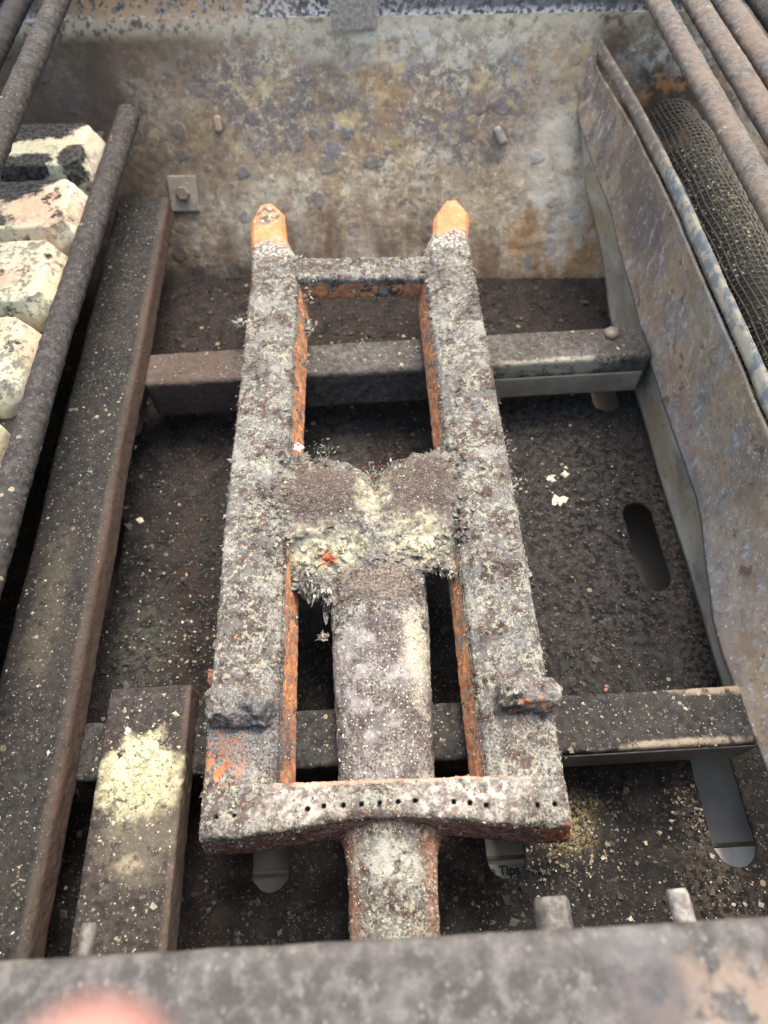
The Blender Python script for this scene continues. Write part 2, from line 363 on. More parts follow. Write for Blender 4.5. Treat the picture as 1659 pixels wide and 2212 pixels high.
def mat_wall():
    m = Mat('rusty_heat_stained_steel')
    lum = m.noise(7, 5, .6, off=(3, 1, 2)); fine = m.noise(230, 6, .75)
    c = m.mix(m.ramp(m.add(m.mul(lum, .7), m.mul(m.noise(34, 7, .7), .3)), .38, .62), (.27, .20, .125), (.52, .43, .30))
    c = m.mix(m.mul(m.patch(16, .5, .14, detail=8, rough=.7, st=(1, .7, .6)), .6), c, (.36, .255, .155))
    c = m.mix(m.mul(m.patch(24, .58, .08, detail=8, rough=.75, off=(6, 0, 0)), .6), c, (.60, .53, .42))
    up = m.mul(m.ramp(m.xyz(2), .060, .105), m.ramp(m.xyz(2), .13, .15, 1, .25)); low = m.ramp(m.xyz(2), .05, .085, 1, 0)
    bz = m.mul(up, m.patch(11, .48, .09, detail=3, off=(3, 3, 1)))
    g1 = m.noise(125, 8, .82, off=(2, 0, 0)); g2 = m.noise(95, 8, .82, off=(0, 9, 0)); D = m.noise(10, 4, .6, off=(9, 0, 0))
    def grain(g, dens, thr, soft=.022): return m.ramp(m.add(g, m.mul(m.math('SUBTRACT', dens, .5), .55)), thr-soft, thr+soft)
    c = m.mix(m.mul(bz, .55), c, (.26, .255, .27))
    c = m.mix(m.mul(grain(g2, m.add(D, m.mul(m.inv(up), -.12)), .50), .75), c, (.26, .185, .12))
    c = m.mix(m.mul(grain(g1, m.add(m.mul(bz, .25), m.mul(D, .75)), .545), .8), c, (.13, .12, .125))
    c = m.mix(m.mul(grain(m.noise(140, 8, .82, off=(0, 0, 7)), m.noise(8, 4, .6, off=(0, 6, 6)), .575), .65), c, (.66, .58, .44))
    c = m.mix(m.mul(m.mul(up, m.patch(30, .57, .07, detail=8, rough=.7, off=(4, 0, 0))), .55), c, (.33, .215, .12))
    c = m.mix(m.mul(m.mul(low, m.patch(42, .53, .1, detail=6, rough=.65, st=(1, .5, .12))), .55), c, (.255, .195, .135))
    c = m.mix(m.mul(m.mul(low, m.patch(30, .56, .08, detail=6, st=(1, .5, .18), off=(0, 3, 0))), .5), c, (.60, .57, .49))
    # round grease spots of two sizes with ragged edges
    jit = m.mul(m.math('SUBTRACT', m.noise(160, 4), .5), .9)
    def spots(scale, frac, size, off):
        v = m.N.new('ShaderNodeTexVoronoi'); v.inputs['Scale'].default_value = scale; m.L.new(m.vec((1, 1, 1), off), v.inputs['Vector'])
        sp = m.N.new('ShaderNodeSeparateColor'); m.L.new(v.outputs['Color'], sp.inputs[0])
        near = m.ramp(m.math('SUBTRACT', m.mul(sp.outputs[1], size), m.add(v.outputs['Distance'], m.mul(jit, .35))), -.05, .10)
        return m.mul(near, m.math('LESS_THAN', sp.outputs[0], frac))
    dens = m.patch(9, .46, .12, detail=4, off=(5, 5, 5))
    s1 = m.mul(spots(62, .5, .62, (0, 0, 0)), dens); s2 = m.mul(spots(130, .5, .6, (2, 1, 0)), m.patch(14, .47, .1, detail=4, off=(1, 2, 2)))
    c = m.mix(m.mul(s1, .72), c, (.165, .16, .175)); c = m.mix(m.mul(s2, .65), c, (.15, .125, .115))
    c = m.mix(m.mul(m.ramp(fine, .54, .62), .35), c, (.12, .10, .09)); c = m.mix(m.mul(m.ramp(fine, .36, .44, 1, 0), .35), c, (.72, .67, .58))
    org = m.mul(m.mx(m.blob((.158, .525, .008), (.055, .05, .032), .5, .9, 50), m.mul(m.blob((-.03, .6, .105), (.12, .06, .03), .6, .9, 25), .5)), m.patch(40, .52, .08, detail=7, st=(1, .5, .35)))
    c = m.mix(m.mul(org, .85), c, (.33, .165, .05))
    yl = m.mul(m.blob((.03, .6, .12), (.2, .06, .05), .5, .7, 30), m.patch(45, .6, .07, detail=7, off=(7, 7, 7)))
    c = m.mix(m.mul(yl, .6), c, (.55, .42, .2))
    br = m.mul(m.blob((.02, .54, .02), (.16, .05, .03), .5, .8, 30), m.patch(32, .47, .1, detail=6, st=(1, .5, .22)))
    c = m.mix(m.mul(br, .8), c, (.13, .09, .065))
    mar = m.mx(m.blob((-.222, .615, .125), (.020, .05, .036), .35, .8, 45), m.mul(m.blob((-.19, .64, .15), (.10, .03, .018), .6, .8, 40), .55))
    c = m.mix(m.mul(mar, .88), c, m.mix(m.patch(120, .5, .1), (.05, .027, .025), (.12, .07, .05)))
    brn = m.blob((.265, .6, .098), (.055, .05, .036), .4, .8, 45)
    c = m.mix(m.mul(brn, .92), c, m.mix(m.patch(60, .54, .06, detail=7), (.05, .028, .02), (.3, .14, .05)))
    rt = m.mul(m.blob((.262, .64, .14), (.04, .05, .025), .5, .8, 40), m.patch(120, .5, .07, detail=6))
    c = m.mix(m.mul(rt, .85), c, (.66, .62, .56))
    c = m.mix(m.mul(m.blob((.213, .64, .145), (.014, .04, .028), .4, .9, 60), .85), c, (.11, .06, .04))
    wh = m.mul(m.mx(m.blob((.165, .56, .06), (.03, .05, .05), .6, .7, 40), m.blob((.06, .63, .146), (.13, .03, .012), .6, .7, 50)), m.patch(50, .46, .1, detail=7))
    c = m.mix(m.mul(wh, .6), c, (.68, .63, .54))
    tb = m.mul(m.ramp(m.xyz(2), .125, .145), m.ramp(m.add(g2, m.mul(m.math('SUBTRACT', m.noise(9, 3), .5), .5)), .48, .54)); c = m.mix(m.mul(tb, .65), c, (.25, .175, .11))
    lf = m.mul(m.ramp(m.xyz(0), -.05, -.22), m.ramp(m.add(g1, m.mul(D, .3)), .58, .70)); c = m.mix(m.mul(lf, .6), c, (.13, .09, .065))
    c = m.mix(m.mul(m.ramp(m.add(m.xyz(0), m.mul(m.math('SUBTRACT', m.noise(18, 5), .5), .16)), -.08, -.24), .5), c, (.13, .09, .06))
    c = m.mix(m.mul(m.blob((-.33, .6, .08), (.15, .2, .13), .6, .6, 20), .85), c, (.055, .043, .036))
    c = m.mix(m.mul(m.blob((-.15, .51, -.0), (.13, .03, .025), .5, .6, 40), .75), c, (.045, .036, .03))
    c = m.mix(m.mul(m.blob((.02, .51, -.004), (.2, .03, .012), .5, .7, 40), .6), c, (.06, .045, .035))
    rgh = m.ramp(m.add(m.mul(s1, -.4), m.noise(40, 3)), .0, .7, .35, .7)
    top = m.mul(m.ramp(m.xyz(2), .146, .157), m.patch(150, .44, .07, detail=5))
    c = m.mix(m.mul(top, .6), c, (.72, .60, .45))
    return m.done(c, rgh, m.add(m.add(m.noise(120, 7, .65), m.mul(s1, .6)), m.mul(fine, .4)), .55, .0024, spec=.2)
def mat_ledge():
    m = Mat('sooty_top_ledge')
    c = m.mix(m.ramp(m.noise(120, 5), .35, .65), (.07, .066, .075), (.17, .16, .175))
    wht = m.mul(m.mx(m.blob((-.05, .64, .17), (.09, .05, .03), .5, .7, 40), m.ramp(m.xyz(2), .160, .166, 1, .15)), m.patch(260, .5, .05, detail=4))
    c = m.mix(m.mul(wht, .9), c, (.72, .66, .6))
    c = m.mix(m.mul(m.blob((-.17, .65, .17), (.09, .04, .02), .5, .6, 50), m.patch(190, .45, .05)), c, (.55, .36, .22))
    c = m.mix(m.mul(m.specks(500, .25), .8), c, (.7, .68, .66))
    return m.done(c, .6, m.noise(300, 6, .7), .6, .001)
def mat_lip():
    m = Mat('greasy_front_lip')
    c = m.mix(m.ramp(m.noise(90, 5, .65), .36, .64), (.055, .051, .048), (.108, .099, .094))
    c = m.mix(m.mul(m.specks(420, .2, .4), .4), c, (.26, .25, .24))
    c = m.mix(m.mul(m.patch(180, .56, .08, detail=7, rough=.75), .5), c, (.18, .17, .16)); c = m.mix(m.mul(m.specks(260, .2, .45, (5, 1, 1)), .4), c, (.05, .045, .042))
    r = m.mul(m.mx(m.blob((.087, -.028, .2), (.03, .016, .02), .3, .7, 70), m.blob((.058, -.038, .2), (.012, .006, .02), .4, .6, 90)), m.patch(75, .44, .05, detail=3))
    c = m.mix(m.mul(r, .8), c, (.25, .185, .145))
    c = m.mix(m.mul(m.blob((.066, -.021, .2), (.011, .011, .02), .4, .5, 90), .7), c, (.075, .07, .075))
    c = m.mix(m.mul(m.blob((.062, -.008, .2), (.014, .005, .02), .4, .8, 120), .3), c, (.17, .17, .17))
    return m.done(c, .75, m.noise(160, 5, .7), .6, .0015)
def mat_divider(strip=False):
    m = Mat('heat_tinted_steel' if not strip else 'bare_grey_steel')
    if strip:
        c = m.mix(m.ramp(m.noise(24, 5, .6, st=(1, .5, 1)), .36, .66), (.36, .335, .27), (.60, .56, .47))
        c = m.mix(m.mul(m.patch(30, .54, .09, st=(1, .4, 1), off=(2, 0, 0)), .8), c, (.40, .30, .17))
        c = m.mix(m.mul(m.patch(35, .58, .06, st=(1, .6, 1), off=(7, 0, 0)), .6), c, (.2, .17, .15))
        c = m.mix(m.mul(m.patch(200, .62, .04), .5), c, (.13, .1, .08))
        return m.done(c, .45, m.noise(50, 5), .3, .001, metal=0, spec=.5)
    c = m.mix(m.ramp(m.noise(22, 5, .62, st=(1, .55, 1)), .38, .62), (.34, .325, .315), (.43, .325, .235))
    c = m.mix(m.mul(m.patch(14, .47, .1, st=(1, .4, 1), off=(0, 2, 3)), .75), c, (.46, .335, .215))
    c = m.mix(m.mul(m.patch(26, .56, .06, off=(4, 2, 3)), .6), c, (.25, .25, .27))
    far = m.blob((.2, .56, .11), (.04, .11, .07), .4, .4, 50)
    c = m.mix(m.mul(far, .75), c, m.mix(m.patch(70, .5, .07, st=(1, 1, .4)), (.42, .32, .22), (.2, .14, .11)))
    c = m.mix(m.mul(m.blob((.2, .44, .1), (.04, .045, .03), .5, .5, 40), .85), c, (.18, .155, .16))
    low = m.mul(m.ramp(m.xyz(2), .045, .065, 1, 0), .7)
    c = m.mix(m.mul(low, m.patch(80, .46, .1)), c, (.30, .31, .34))
    c = m.mix(m.mul(m.patch(150, .62, .03, st=(1, 1, .5)), .8), c, (.52, .53, .56))
    gr = m.noise(190, 7, .8, st=(1, .8, .8))
    c = m.mix(m.mul(m.ramp(gr, .53, .60), .5), c, (.16, .13, .115)); c = m.mix(m.mul(m.ramp(gr, .38, .46, 1, 0), .5), c, (.56, .53, .50))
    c = m.mix(m.mul(m.patch(24, .55, .09, detail=7, rough=.7, off=(3, 1, 3)), .5), c, (.26, .175, .125))
    c = m.mix(m.mul(m.specks(430, .45, .36), .8), c, (.66, .62, .58))
    c = m.mix(m.mul(m.patch(60, .63, .03, off=(4, 4, 1)), .8), c, (.17, .1, .07))
    return m.done(c, .5, m.add(m.noise(180, 6, .6), m.mul(m.noise(20, 2), .8)), .35, .0015, metal=.1, spec=.5)
def mat_rim():
    m = Mat('scaled_plate_rim')
    c = m.mix(m.patch(70, .5, .05, detail=6, dist=.4), (.58, .50, .39), (.27, .28, .30))
    c = m.mix(m.mul(m.blob((.205, .56, .14), (.05, .12, .06), .3, .4, 50), .85), c, (.22, .17, .145))
    c = m.mix(m.mul(m.patch(170, .58, .04), .6), c, (.62, .56, .45))
    c = m.mix(m.mul(m.specks(420, .3), .6), c, (.16, .15, .16))
    return m.done(c, .7, m.noise(170, 7, .7), .7, .0015)
def mat_brick():
    m = Mat('pale_ceramic_with_soot')
    c = m.mix(m.ramp(m.noise(60, 5), .35, .65), (.58, .53, .41), (.66, .59, .48))
    c = m.mix(m.mul(m.patch(22, .5, .1, detail=2, off=(3, 1, 1)), .6), c, (.62, .43, .30))
    c = m.mix(m.mul(m.patch(24, .5, .1, detail=2, off=(8, 4, 1)), .5), c, (.52, .54, .33))
    topz = m.ramp(m.xyz(2), .115, .128)
    sp = m.mul(m.ramp(m.add(m.noise(260, 5, .7), m.mul(m.math('SUBTRACT', m.noise(40, 3), .5), .8)), .51, .62), topz)
    c = m.mix(m.mul(sp, .75), c, (.13, .11, .1))
    pch = m.mx(m.blob((-.232, .452, .13), (.024, .022, .03), .5, .5, 60), m.blob((-.245, .375, .13), (.012, .01, .03), .5, .5, 60))
    c = m.mix(m.mul(pch, .75), c, (.66, .43, .29))
    ch = None
    for (x_, y_, rx, ry) in ((-.258, .505, .018, .009), (-.222, .511, .008, .012), (-.262, .548, .028, .010), (-.232, .556, .012, .006), (-.272, .474, .030, .011), (-.240, .483, .014, .006), (-.280, .436, .022, .009), (-.283, .395, .024, .012), (-.262, .372, .012, .006), (-.262, .345, .018, .004), (-.285, .31, .02, .01), (-.25, .285, .006, .005)):
        b_ = m.blob((x_, y_, .13), (rx*1.35, ry*1.35, .05), .15, .8, 75); ch = b_ if ch is None else m.mx(ch, b_)
    ch = m.mx(ch, m.mul(m.patch(45, .585, .035, detail=8, rough=.75, off=(1.5, 0, 0)), topz))
    c = m.mix(ch, c, m.mix(m.patch(300, .5, .1), (.018, .017, .017), (.07, .065, .062)))
    return m.done(c, .9, m.noise(260, 7, .7), .6, .0012)
def plain(name, col, rough=.6, metal=0, nscale=150, var=.3, bump=.3, spec=.4):
    m = Mat(name); c2 = tuple(x*(1-var) for x in col)
    c = m.mix(m.ramp(m.noise(nscale, 6, .65), .35, .65), col, c2)
    c = m.mix(m.mul(m.specks(nscale*3, .2), .4), c, tuple(min(1, x*1.8+.05) for x in col))
    return m.done(c, rough, m.noise(nscale*1.5, 6, .7), bump, .001, metal, spec)
def mat_crumb(name, cols):
    m = Mat(name); g = m.N.new('ShaderNodeNewGeometry').outputs['Random Per Island']
    c = cols[0]
    for k, cc in enumerate(cols[1:]): c = m.mix(m.ramp(g, (k+1)/len(cols)-.01, (k+1)/len(cols)+.01), c, cc)
    c = m.mix(m.mul(m.patch(700, .55, .08), .4), c, (.1, .08, .07))
    return m.done(c, .9, m.noise(900, 4), .4, .0006)

M_floor = mat_floor(); M_bar = mat_burner('scaly_iron_bar', 'bar'); M_web = mat_burner('scaly_iron_web', 'web')
M_pipe = mat_burner('scaly_iron_pipe', 'pipe'); M_front = mat_burner('scaly_iron_front', 'front'); M_neck = mat_burner('scaly_iron_neck', 'neck')
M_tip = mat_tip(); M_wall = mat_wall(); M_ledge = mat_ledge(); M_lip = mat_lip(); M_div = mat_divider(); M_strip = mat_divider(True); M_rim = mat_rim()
M_brick = mat_brick()
M_tubeL = mat_sooty('sooty_long_tube', (.016, .0158, .0155), (.046, .0435, .041), (.10, .08, .065), -.1735, [((-.1712, .25, .06), (.0035, .4, .012), (.085, .058, .045), .9), ((-.197, .17, .07), (.010, .045, .02), (.2, .18, .12), .2), ((-.17, .3, .06), (.003, .4, .02), (.1, .065, .05), .8)])
M_short = mat_sooty('ash_dusted_tube', (.026, .022, .021), (.07, .058, .052), (.14, .1, .08), -.109,
    [((-.131, .071, .07), (.019, .019, .02), (.47, .43, .26), 1), ((-.131, .071, .07), (.0165, .0165, .02), (.52, .48, .32), 1), ((-.128, .066, .07), (.008, .008, .02), (.50, .47, .24), .7), ((-.128, .044, .07), (.017, .022, .02), (.20, .175, .13), .45), ((-.130, .031, .07), (.006, .004, .02), (.38, .32, .23), .6)])
M_rail2 = mat_sooty('rear_rail_steel', (.055, .05, .046), (.16, .15, .135), None, None,
    [((.13, .345, .05), (.05, .006, .01), (.50, .46, .36), .8), ((-.15, .36, .045), (.06, .04, .03), (.10, .065, .05), .7)])
M_rail1 = mat_sooty('front_rail_steel', (.017, .0168, .017), (.058, .055, .053), None, None,
    [((.15, .0735, .055), (.04, .0032, .006), (.40, .33, .25), .8), ((.18, .105, .055), (.03, .006, .01), (.4, .3, .22), .7)])
M_rod = mat_sooty('scaly_rod_iron', (.035, .032, .031), (.09, .083, .08))
M_bars = mat_sooty('grate_bar_iron', (.08, .073, .07), (.19, .165, .15), br=(.20, .145, .11))
M_black = plain('soot_black', (.02, .018, .018), .8)
M_wire = plain('dull_steel_wire', (.19, .175, .145), .55, .3)
M_core = mat_crumb('mesh_roll_core', [(.03, .028, .022)])
M_zinc = plain('dull_nozzle_metal', (.22, .205, .185), .65, .1, 260, .6, .8)
_m = Mat('drip_tray_steel'); _c = _m.mix(_m.ramp(_m.noise(60, 5), .35, .65), (.62, .61, .60), (.5, .49, .47))
_c = _m.mix(_m.ramp(_m.add(_m.xyz(1), _m.mul(_m.noise(40, 3), .03)), .11, .125), _c, (.11, .09, .078)); _c = _m.mix(_m.mul(_m.blob((-.08, .03, -.045), (.06, .06, .03), .5, .5, 60), .8), _c, (.13, .12, .115)); M_tray = _m.done(_c, .55, _m.noise(80), .2, .001)
M_bright = plain('bright_tray_lip', (.9, .9, .9), .4, 0, 60, .15)
M_ink = plain('black_ink', (.03, .03, .03), .6)
M_paper = plain('grimy_label_paper', (.50, .49, .44), .7, 0, 120, .35)
M_crumb = mat_crumb('ash_crumbs', [(.36, .31, .2), (.22, .18, .13), (.46, .43, .34), (.17, .14, .11), (.28, .26, .22), (.08, .07, .062)])
M_char = mat_crumb('char_crumbs', [(.022, .022, .022), (.05, .048, .046), (.085, .08, .076), (.035, .034, .034)])
M_chip = mat_crumb('pale_chip', [(.68, .62, .5)])
M_rchip = mat_crumb('rust_chip', [(.36, .17, .11)])
M_bolt = plain('rusty_bolt', (.25, .2, .16), .6, .2)

def sideattr(o, vals):
    a = o.data.attributes.new('side', 'FLOAT', 'POINT'); a.data.foreach_set('value', np.asarray(vals, dtype=np.float32))

# ================================================================== the firebox: floor, leaning back wall, ledge, front lip
def wallY(x, z): return .5155-.085*x+.8*z
slots = [(.1835, .1850, .2560), (.1838, .342, .43), (.1855, .018, .0900, .0120), (.0570, .019, .10), (-.0750, .019, .10), (-.2010, .19, .27), (-.2010, .342, .43), (-.075, .2, .27)]
def slot_sd(x, y, s, hw=.0105):
    hw = s[3] if len(s) > 3 else hw
    yc = np.clip(y, s[1]+hw, s[2]-hw); return np.hypot(x-s[0], y-yc)-hw
def floor_in(x, y):
    r = np.full(np.shape(x), 1.)
    p = np.stack([x, y, 0*x], 1)
    for s in slots: r = np.minimum(r, slot_sd(x, y, s)+.0006*fbm(p, 260, 2))
    return r
fv, ff = sheet(-.40, .40, -.06, .62, .0021, floor_in, 1, lambda x, y: .0011*fbm(np.stack([x, y, 0*x], 1), 70, 5, .55)+.0004*np.maximum(0, fbm(np.stack([x, y, 0*x], 1), 240, 3)), .0018)
box = thing('grill_firebox', 'rusty open gas grill firebox with stained back wall, charred slotted floor and sooty front lip', 'grill')
floor = mesh_obj('floor_panel', fv, ff, M_floor, box)
# back wall: leaning dense sheet
nx, nz = 330, 90
u, v = np.meshgrid(np.linspace(-.42, .42, nx+1), np.linspace(-.004, .160, nz+1), indexing='ij')
x = u.ravel(); z = v.ravel(); y = wallY(x, z)
p = np.stack([x, y, z], 1); nrm = np.array([0, -.78, .62])
p = p+nrm*(.0012*fbm(p, 60, 5, .55)+.0012*fbm(p, 9, 2))[:, None]
i0 = (np.arange(nx)[:, None]*(nz+1)+np.arange(nz)[None, :]).ravel()
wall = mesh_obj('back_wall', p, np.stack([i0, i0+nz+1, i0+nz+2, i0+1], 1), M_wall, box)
# ledge above the crease: narrow rounded crease, then a steeper upper flange
prof = [(0, 0), (.002, .0018), (.004, .005), (.006, .012), (.008, .03), (.010, .06)]
lv = []; lf = []
xs = np.linspace(-.42, .42, 300)
for xx in xs:
    for (a, b) in prof: lv.append((xx, wallY(xx, .16)+a, .16+b))
lv = np.array(lv); lv += (np.array([0, -1, .2])*(.0009*fbm(lv, 90, 4))[:, None])
for i in range(len(xs)-1):
    for j in range(len(prof)-1): a = i*len(prof)+j; lf.append([a, a+len(prof), a+len(prof)+1, a+1])
mesh_obj('upper_flange', lv, lf, M_ledge, box)
# hanging tab at the top
tv, tf = rbox((-.0195, wallY(0, .16)-.010, .153), (.0175, wallY(0, .16)-.006, .20), .0015, .0012, disp=.0004)
mesh_obj('hanging_tab', tv, tf, plain('pinkish_scaled_tab', (.6, .52, .48), .7, 0, 300, .45, .6), box, label='small pinkish grey metal tab hanging over the top of the back wall')
# bracket, bolt, screw heads on the wall
wa = math.atan(.8)
def on_wall(x, z, out=0): return Vector((x, wallY(x, z), z))+Vector((0, -.78, .62))*out
def wall_piece(name, x, z, sx, sz, th, m, parent, r=.0008, disp=.0002, rot=0):
    v_, f_ = rbox((-sx/2, -sz/2, 0), (sx/2, sz/2, th), r, .001, disp=disp)
    c, s = math.cos(rot), math.sin(rot); v_ = np.stack([v_[:, 0]*c-v_[:, 1]*s, v_[:, 0]*s+v_[:, 1]*c, v_[:, 2]], 1)
    ex = np.array([1, -.085, 0]); ey = np.array([0, .62, .78]); ez = np.array([0, -.78, .62]); o = np.array(on_wall(x, z, .0006))
    return mesh_obj(name, o+v_[:, :1]*ex+v_[:, 1:2]*ey+v_[:, 2:]*ez, f_, m, parent)
br = wall_piece('bracket', -.164, .056, .026, .030, .0025, plain('bracket_steel', (.31, .26, .2), .6, .1, 90), box)
hexm = []
def hexbolt(x, z, r, th, parent, m=M_bolt):
    ex = np.array([1, -.085, 0]); ey = np.array([0, .62, .78]); ez = np.array([0, -.78, .62]); o = np.array(on_wall(x, z, .003))
    P = []; 
    for k, (rr, h) in enumerate(((r, 0), (r, th*.8), (r*.8, th))):
        for i in range(6):
            a = i*math.pi/3; P.append(o+ex*rr*math.cos(a)+ey*rr*math.sin(a)+ez*h)
    F = [[k*6+i, k*6+(i+1) % 6, (k+1)*6+(i+1) % 6, (k+1)*6+i] for k in range(2) for i in range(6)]+[list(range(12, 18))]
    return mesh_obj('bolt', P, F, m, parent, smooth=False)
hexbolt(-.164, .056, .0065, .004, box)
wall_piece('screw_head', -.125, .099, .007, .014, .004, plain('worn_screw', (.4, .29, .18), .5, .2), box, .003)
wall_piece('wall_clip', .118, .090, .008, .016, .006, plain('bent_clip', (.36, .31, .26), .5, .2), box, .003, rot=.5)
hexbolt(.262, .135, .004, .002, box)
# front lip: thick rolled rim over the front wall
lip_v, lip_f = rbox((-.42, -.11, .192), (.42, -.0031, .2), .004, .003, disp=.0004, dscale=60, maxseg=300)
mesh_obj('front_lip', lip_v, lip_f, M_lip, box, label='sooty grey front lip of the firebox with peeling tan paint patches at right')
fwv, fwf = rbox((-.42, -.034, -.002), (.42, -.030, .194), .001, .006)
mesh_obj('front_wall', fwv, fwf, M_black, box)
for s_, nm in ((-1, 'side_wall'), (1, 'side_wall')):
    v_, f_ = rbox((min(s_*.40, s_*.404), -.034, -.002), (max(s_*.40, s_*.404), .64, .2), .001, .012)
    mesh_obj(nm, v_, f_, M_black, box)
# drip tray under the slots, label and the far ground
tray = thing('drip_tray', 'grey steel drip tray seen through the slots of the charred floor', 'tray')
def flat(name, x0, x1, y0, y1, z, m, parent, n=8, th=.0015, **k):
    v_, f_ = rbox((x0, y0, z-th), (x1, y1, z), .0005, max(x1-x0, y1-y0)/n); return mesh_obj(name, v_, f_, m, parent, **k)
flat('tray_base', -.42, .42, -.02, .60, -.045, M_tray, tray, 30)
flat('tray_step', -.42, .42, .0310, .0335, -.038, M_bolt, tray, 30, .006)
flat('tray_lip', .15, .24, -.02, .0305, -.036, M_bright, tray, 10, .002, label='bright bare metal lip of the tray under the right slot')
lab = thing('tip_label', 'grimy paper label with the printed word Tips showing through a floor slot', 'label')
flat('label_sheet', .03, .085, .001, .0285, -.0352, M_paper, lab, 20, .0004)
tc = bpy.data.curves.new('printed_text', 'FONT'); tc.body = 'ne Tips'; tc.size = .0074; tc.extrude = .00008; tc.offset = .00018
to = bpy.data.objects.new('printed_text', tc); link(to)
to.location = (.0472, .0226, -.0350)
dg = bpy.context.evaluated_depsgraph_get(); me = bpy.data.meshes.new_from_object(to.evaluated_get(dg)); me.materials.clear(); me.materials.append(M_ink)
t2 = bpy.data.objects.new('printed_text', me); t2.location = to.location; link(t2, lab); bpy.data.objects.remove(to)
gv, gf = rbox((-15, -15, -.94), (15, 15, -.9), .01, 3); g = mesh_obj('ground', gv, gf, plain('grey_paving', (.32, .31, .29), .9, 0, 8), kind='structure')  # unseen plane, added to keep the light from below natural

# ================================================================== rails and tubes
def box_thing(name, lo, hi, r, m, label, cat, step=.0014, disp=.0005, group=None, warp=None, part='tube_body'):
    t = thing(name, label, cat, group)
    v_, f_ = rbox(lo, hi, r, step, disp=disp, dscale=110, warp=warp); mesh_obj(part, v_, f_, m, t)
    return t
def wob(amp, sc_=9, k=0):
    def w_(p): 
        q = p.copy(); q[:, 0] += amp*fbm(np.stack([0*p[:, 1], p[:, 1], 0*p[:, 1]], 1), sc_, 2, off=k); return q
    return w_
rr = box_thing('cross_rail', (-.1712, .3475, .018), (.204, .3795, .055), .0035, M_rail2, 'brownish grey square rail crossing under the far half of the burner', 'rail', group='cross rails under the burner')
v_, f_ = rbox((.085, .3462, .019), (.2, .3474, .040), .0005, .0015); mesh_obj('seam_strip', v_, f_, plain('clean_rail_steel', (.52, .48, .39), .4, .4, 60), rr, label='cleaner bare steel face at the right end')
cy, cf = sweep([(.178, .371, .0545), (.178, .371, .0585)], [.0062, .0055], .002, 6, .0003); mesh_obj('bolt', cy, cf, M_bolt, rr)
fr = box_thing('cross_rail', (-.1712, .073, .018), (.1925, .1035, .055), .003, M_rail1, 'sooty black square rail crossing under the near half of the burner', 'rail', group='cross rails under the burner')
v_, f_ = rbox((.07, .0718, .022), (.1915, .0729, .050), .0005, .0015); mesh_obj('front_strip', v_, f_, plain('dull_rail_face', (.22, .20, .175), .5, .3, 60), fr)
box_thing('long_tube', (-.2160, -.03, .0480), (-.1715, .553, .0705), .0045, M_tubeL, 'long sooty square tube with a lighter brown edge, running front to back at left', 'tube', warp=wob(.0025))
box_thing('short_tube', (-.1525, -.03, .052), (-.1088, .1165, .0705), .0012, M_short, 'short black tube topped with a patch of pale yellow ash', 'tube', disp=.0004)

# ================================================================== burner
burner = thing('gas_burner', 'crusted rusty cast iron gas burner with two orange tips and a row of port holes', 'burner')
ZT, ZB = .09, .064
def bar(xi, xo, k):
    """side bar between inner edge xi and outer edge xo; faces flare out downwards, shallow groove beside the inner edge"""
    lo, hi = min(xi, xo), max(xi, xo); s = 1 if xi > xo else -1
    def warp(p):
        q = p.copy(); dz = (ZT-p[:, 2]); inner = (p[:, 0]-(lo+hi)/2)*s > 0
        far = np.clip((p[:, 1]-.2)/.22, 0, 1)
        q[:, 0] += s*np.where(inner, dz*.27, -dz*.13)+np.where(k == 0, .0045, -.0005)*far
        # shoulder near the inner edge and a worn groove
        dist = (xi-p[:, 0])*s
        top = p[:, 2] > ZT-.004
        q[:, 2] -= np.where(top & (dist < .0055), .0032*(1-np.clip(dist/.0055, 0, 1))**.6, 0)
        q[:, 2] -= np.where(top, .0012*np.exp(-((dist-.008)/.0014)**2), 0)
        q[:, 2] += .0012*fbm(np.stack([p[:, 0], p[:, 1], 0*p[:, 0]], 1), 28, 2, off=k*9)
        return q
    v_, f_ = rbox((lo, .052, ZB), (hi, .440, ZT), .0022, .00085, warp, .00055, 190, k*5, 480)
    o = mesh_obj('side_bar', v_, f_, M_bar, burner)
    xc = (v_[:, 0]-(lo+hi)/2)*s; w_ = (hi-lo)/2
    depth = np.clip((ZT-.0035-v_[:, 2])/.004, 0, 1); out = np.where(xc > 0, 1, .75)
    sd = depth*out*.95
    far = (xc < 0) & (v_[:, 1] > .33); sd = np.where(far, depth, sd)
    sideattr(o, sd)
    return o
barL = bar(-.0592, -.0926, 0); barR = bar(.0420, .0770, 1)
def tipmesh(outline, cx, parent, label):
    o = np.array(outline); n = len(o); c = np.array([cx, o[:, 1].mean()])
    rings = [(o, ZB+.004), (o, ZT-.0052), (c+(o-c)*np.array([.80, .93]), ZT-.0012), (c+(o-c)*np.array([.35, .80]), ZT+.0006)]
    # subdivide outline
    V = []; F = []; sub = 8; m_ = n*sub
    for rg, z_ in rings:
        for i in range(n):
            a, b = rg[i], rg[(i+1) % n]
            for k in range(sub): q = a+(b-a)*k/sub; V.append((q[0], q[1], z_))
    for r_ in range(len(rings)-1):
        for i in range(m_): j = (i+1) % m_; F.append([r_*m_+i, r_*m_+j, (r_+1)*m_+j, (r_+1)*m_+i])
    V.append((c[0], c[1], ZT+.0008)); e = len(V)-1
    for i in range(m_): F.append([(len(rings)-1)*m_+i, (len(rings)-1)*m_+(i+1) % m_, e])
    V = np.array(V); V += np.array([1, 1, 1])*(.0005*fbm(V, 200, 3))[:, None]
    return mesh_obj('mounting_tip', V, F, M_tip, parent, smooth=False, label=label)
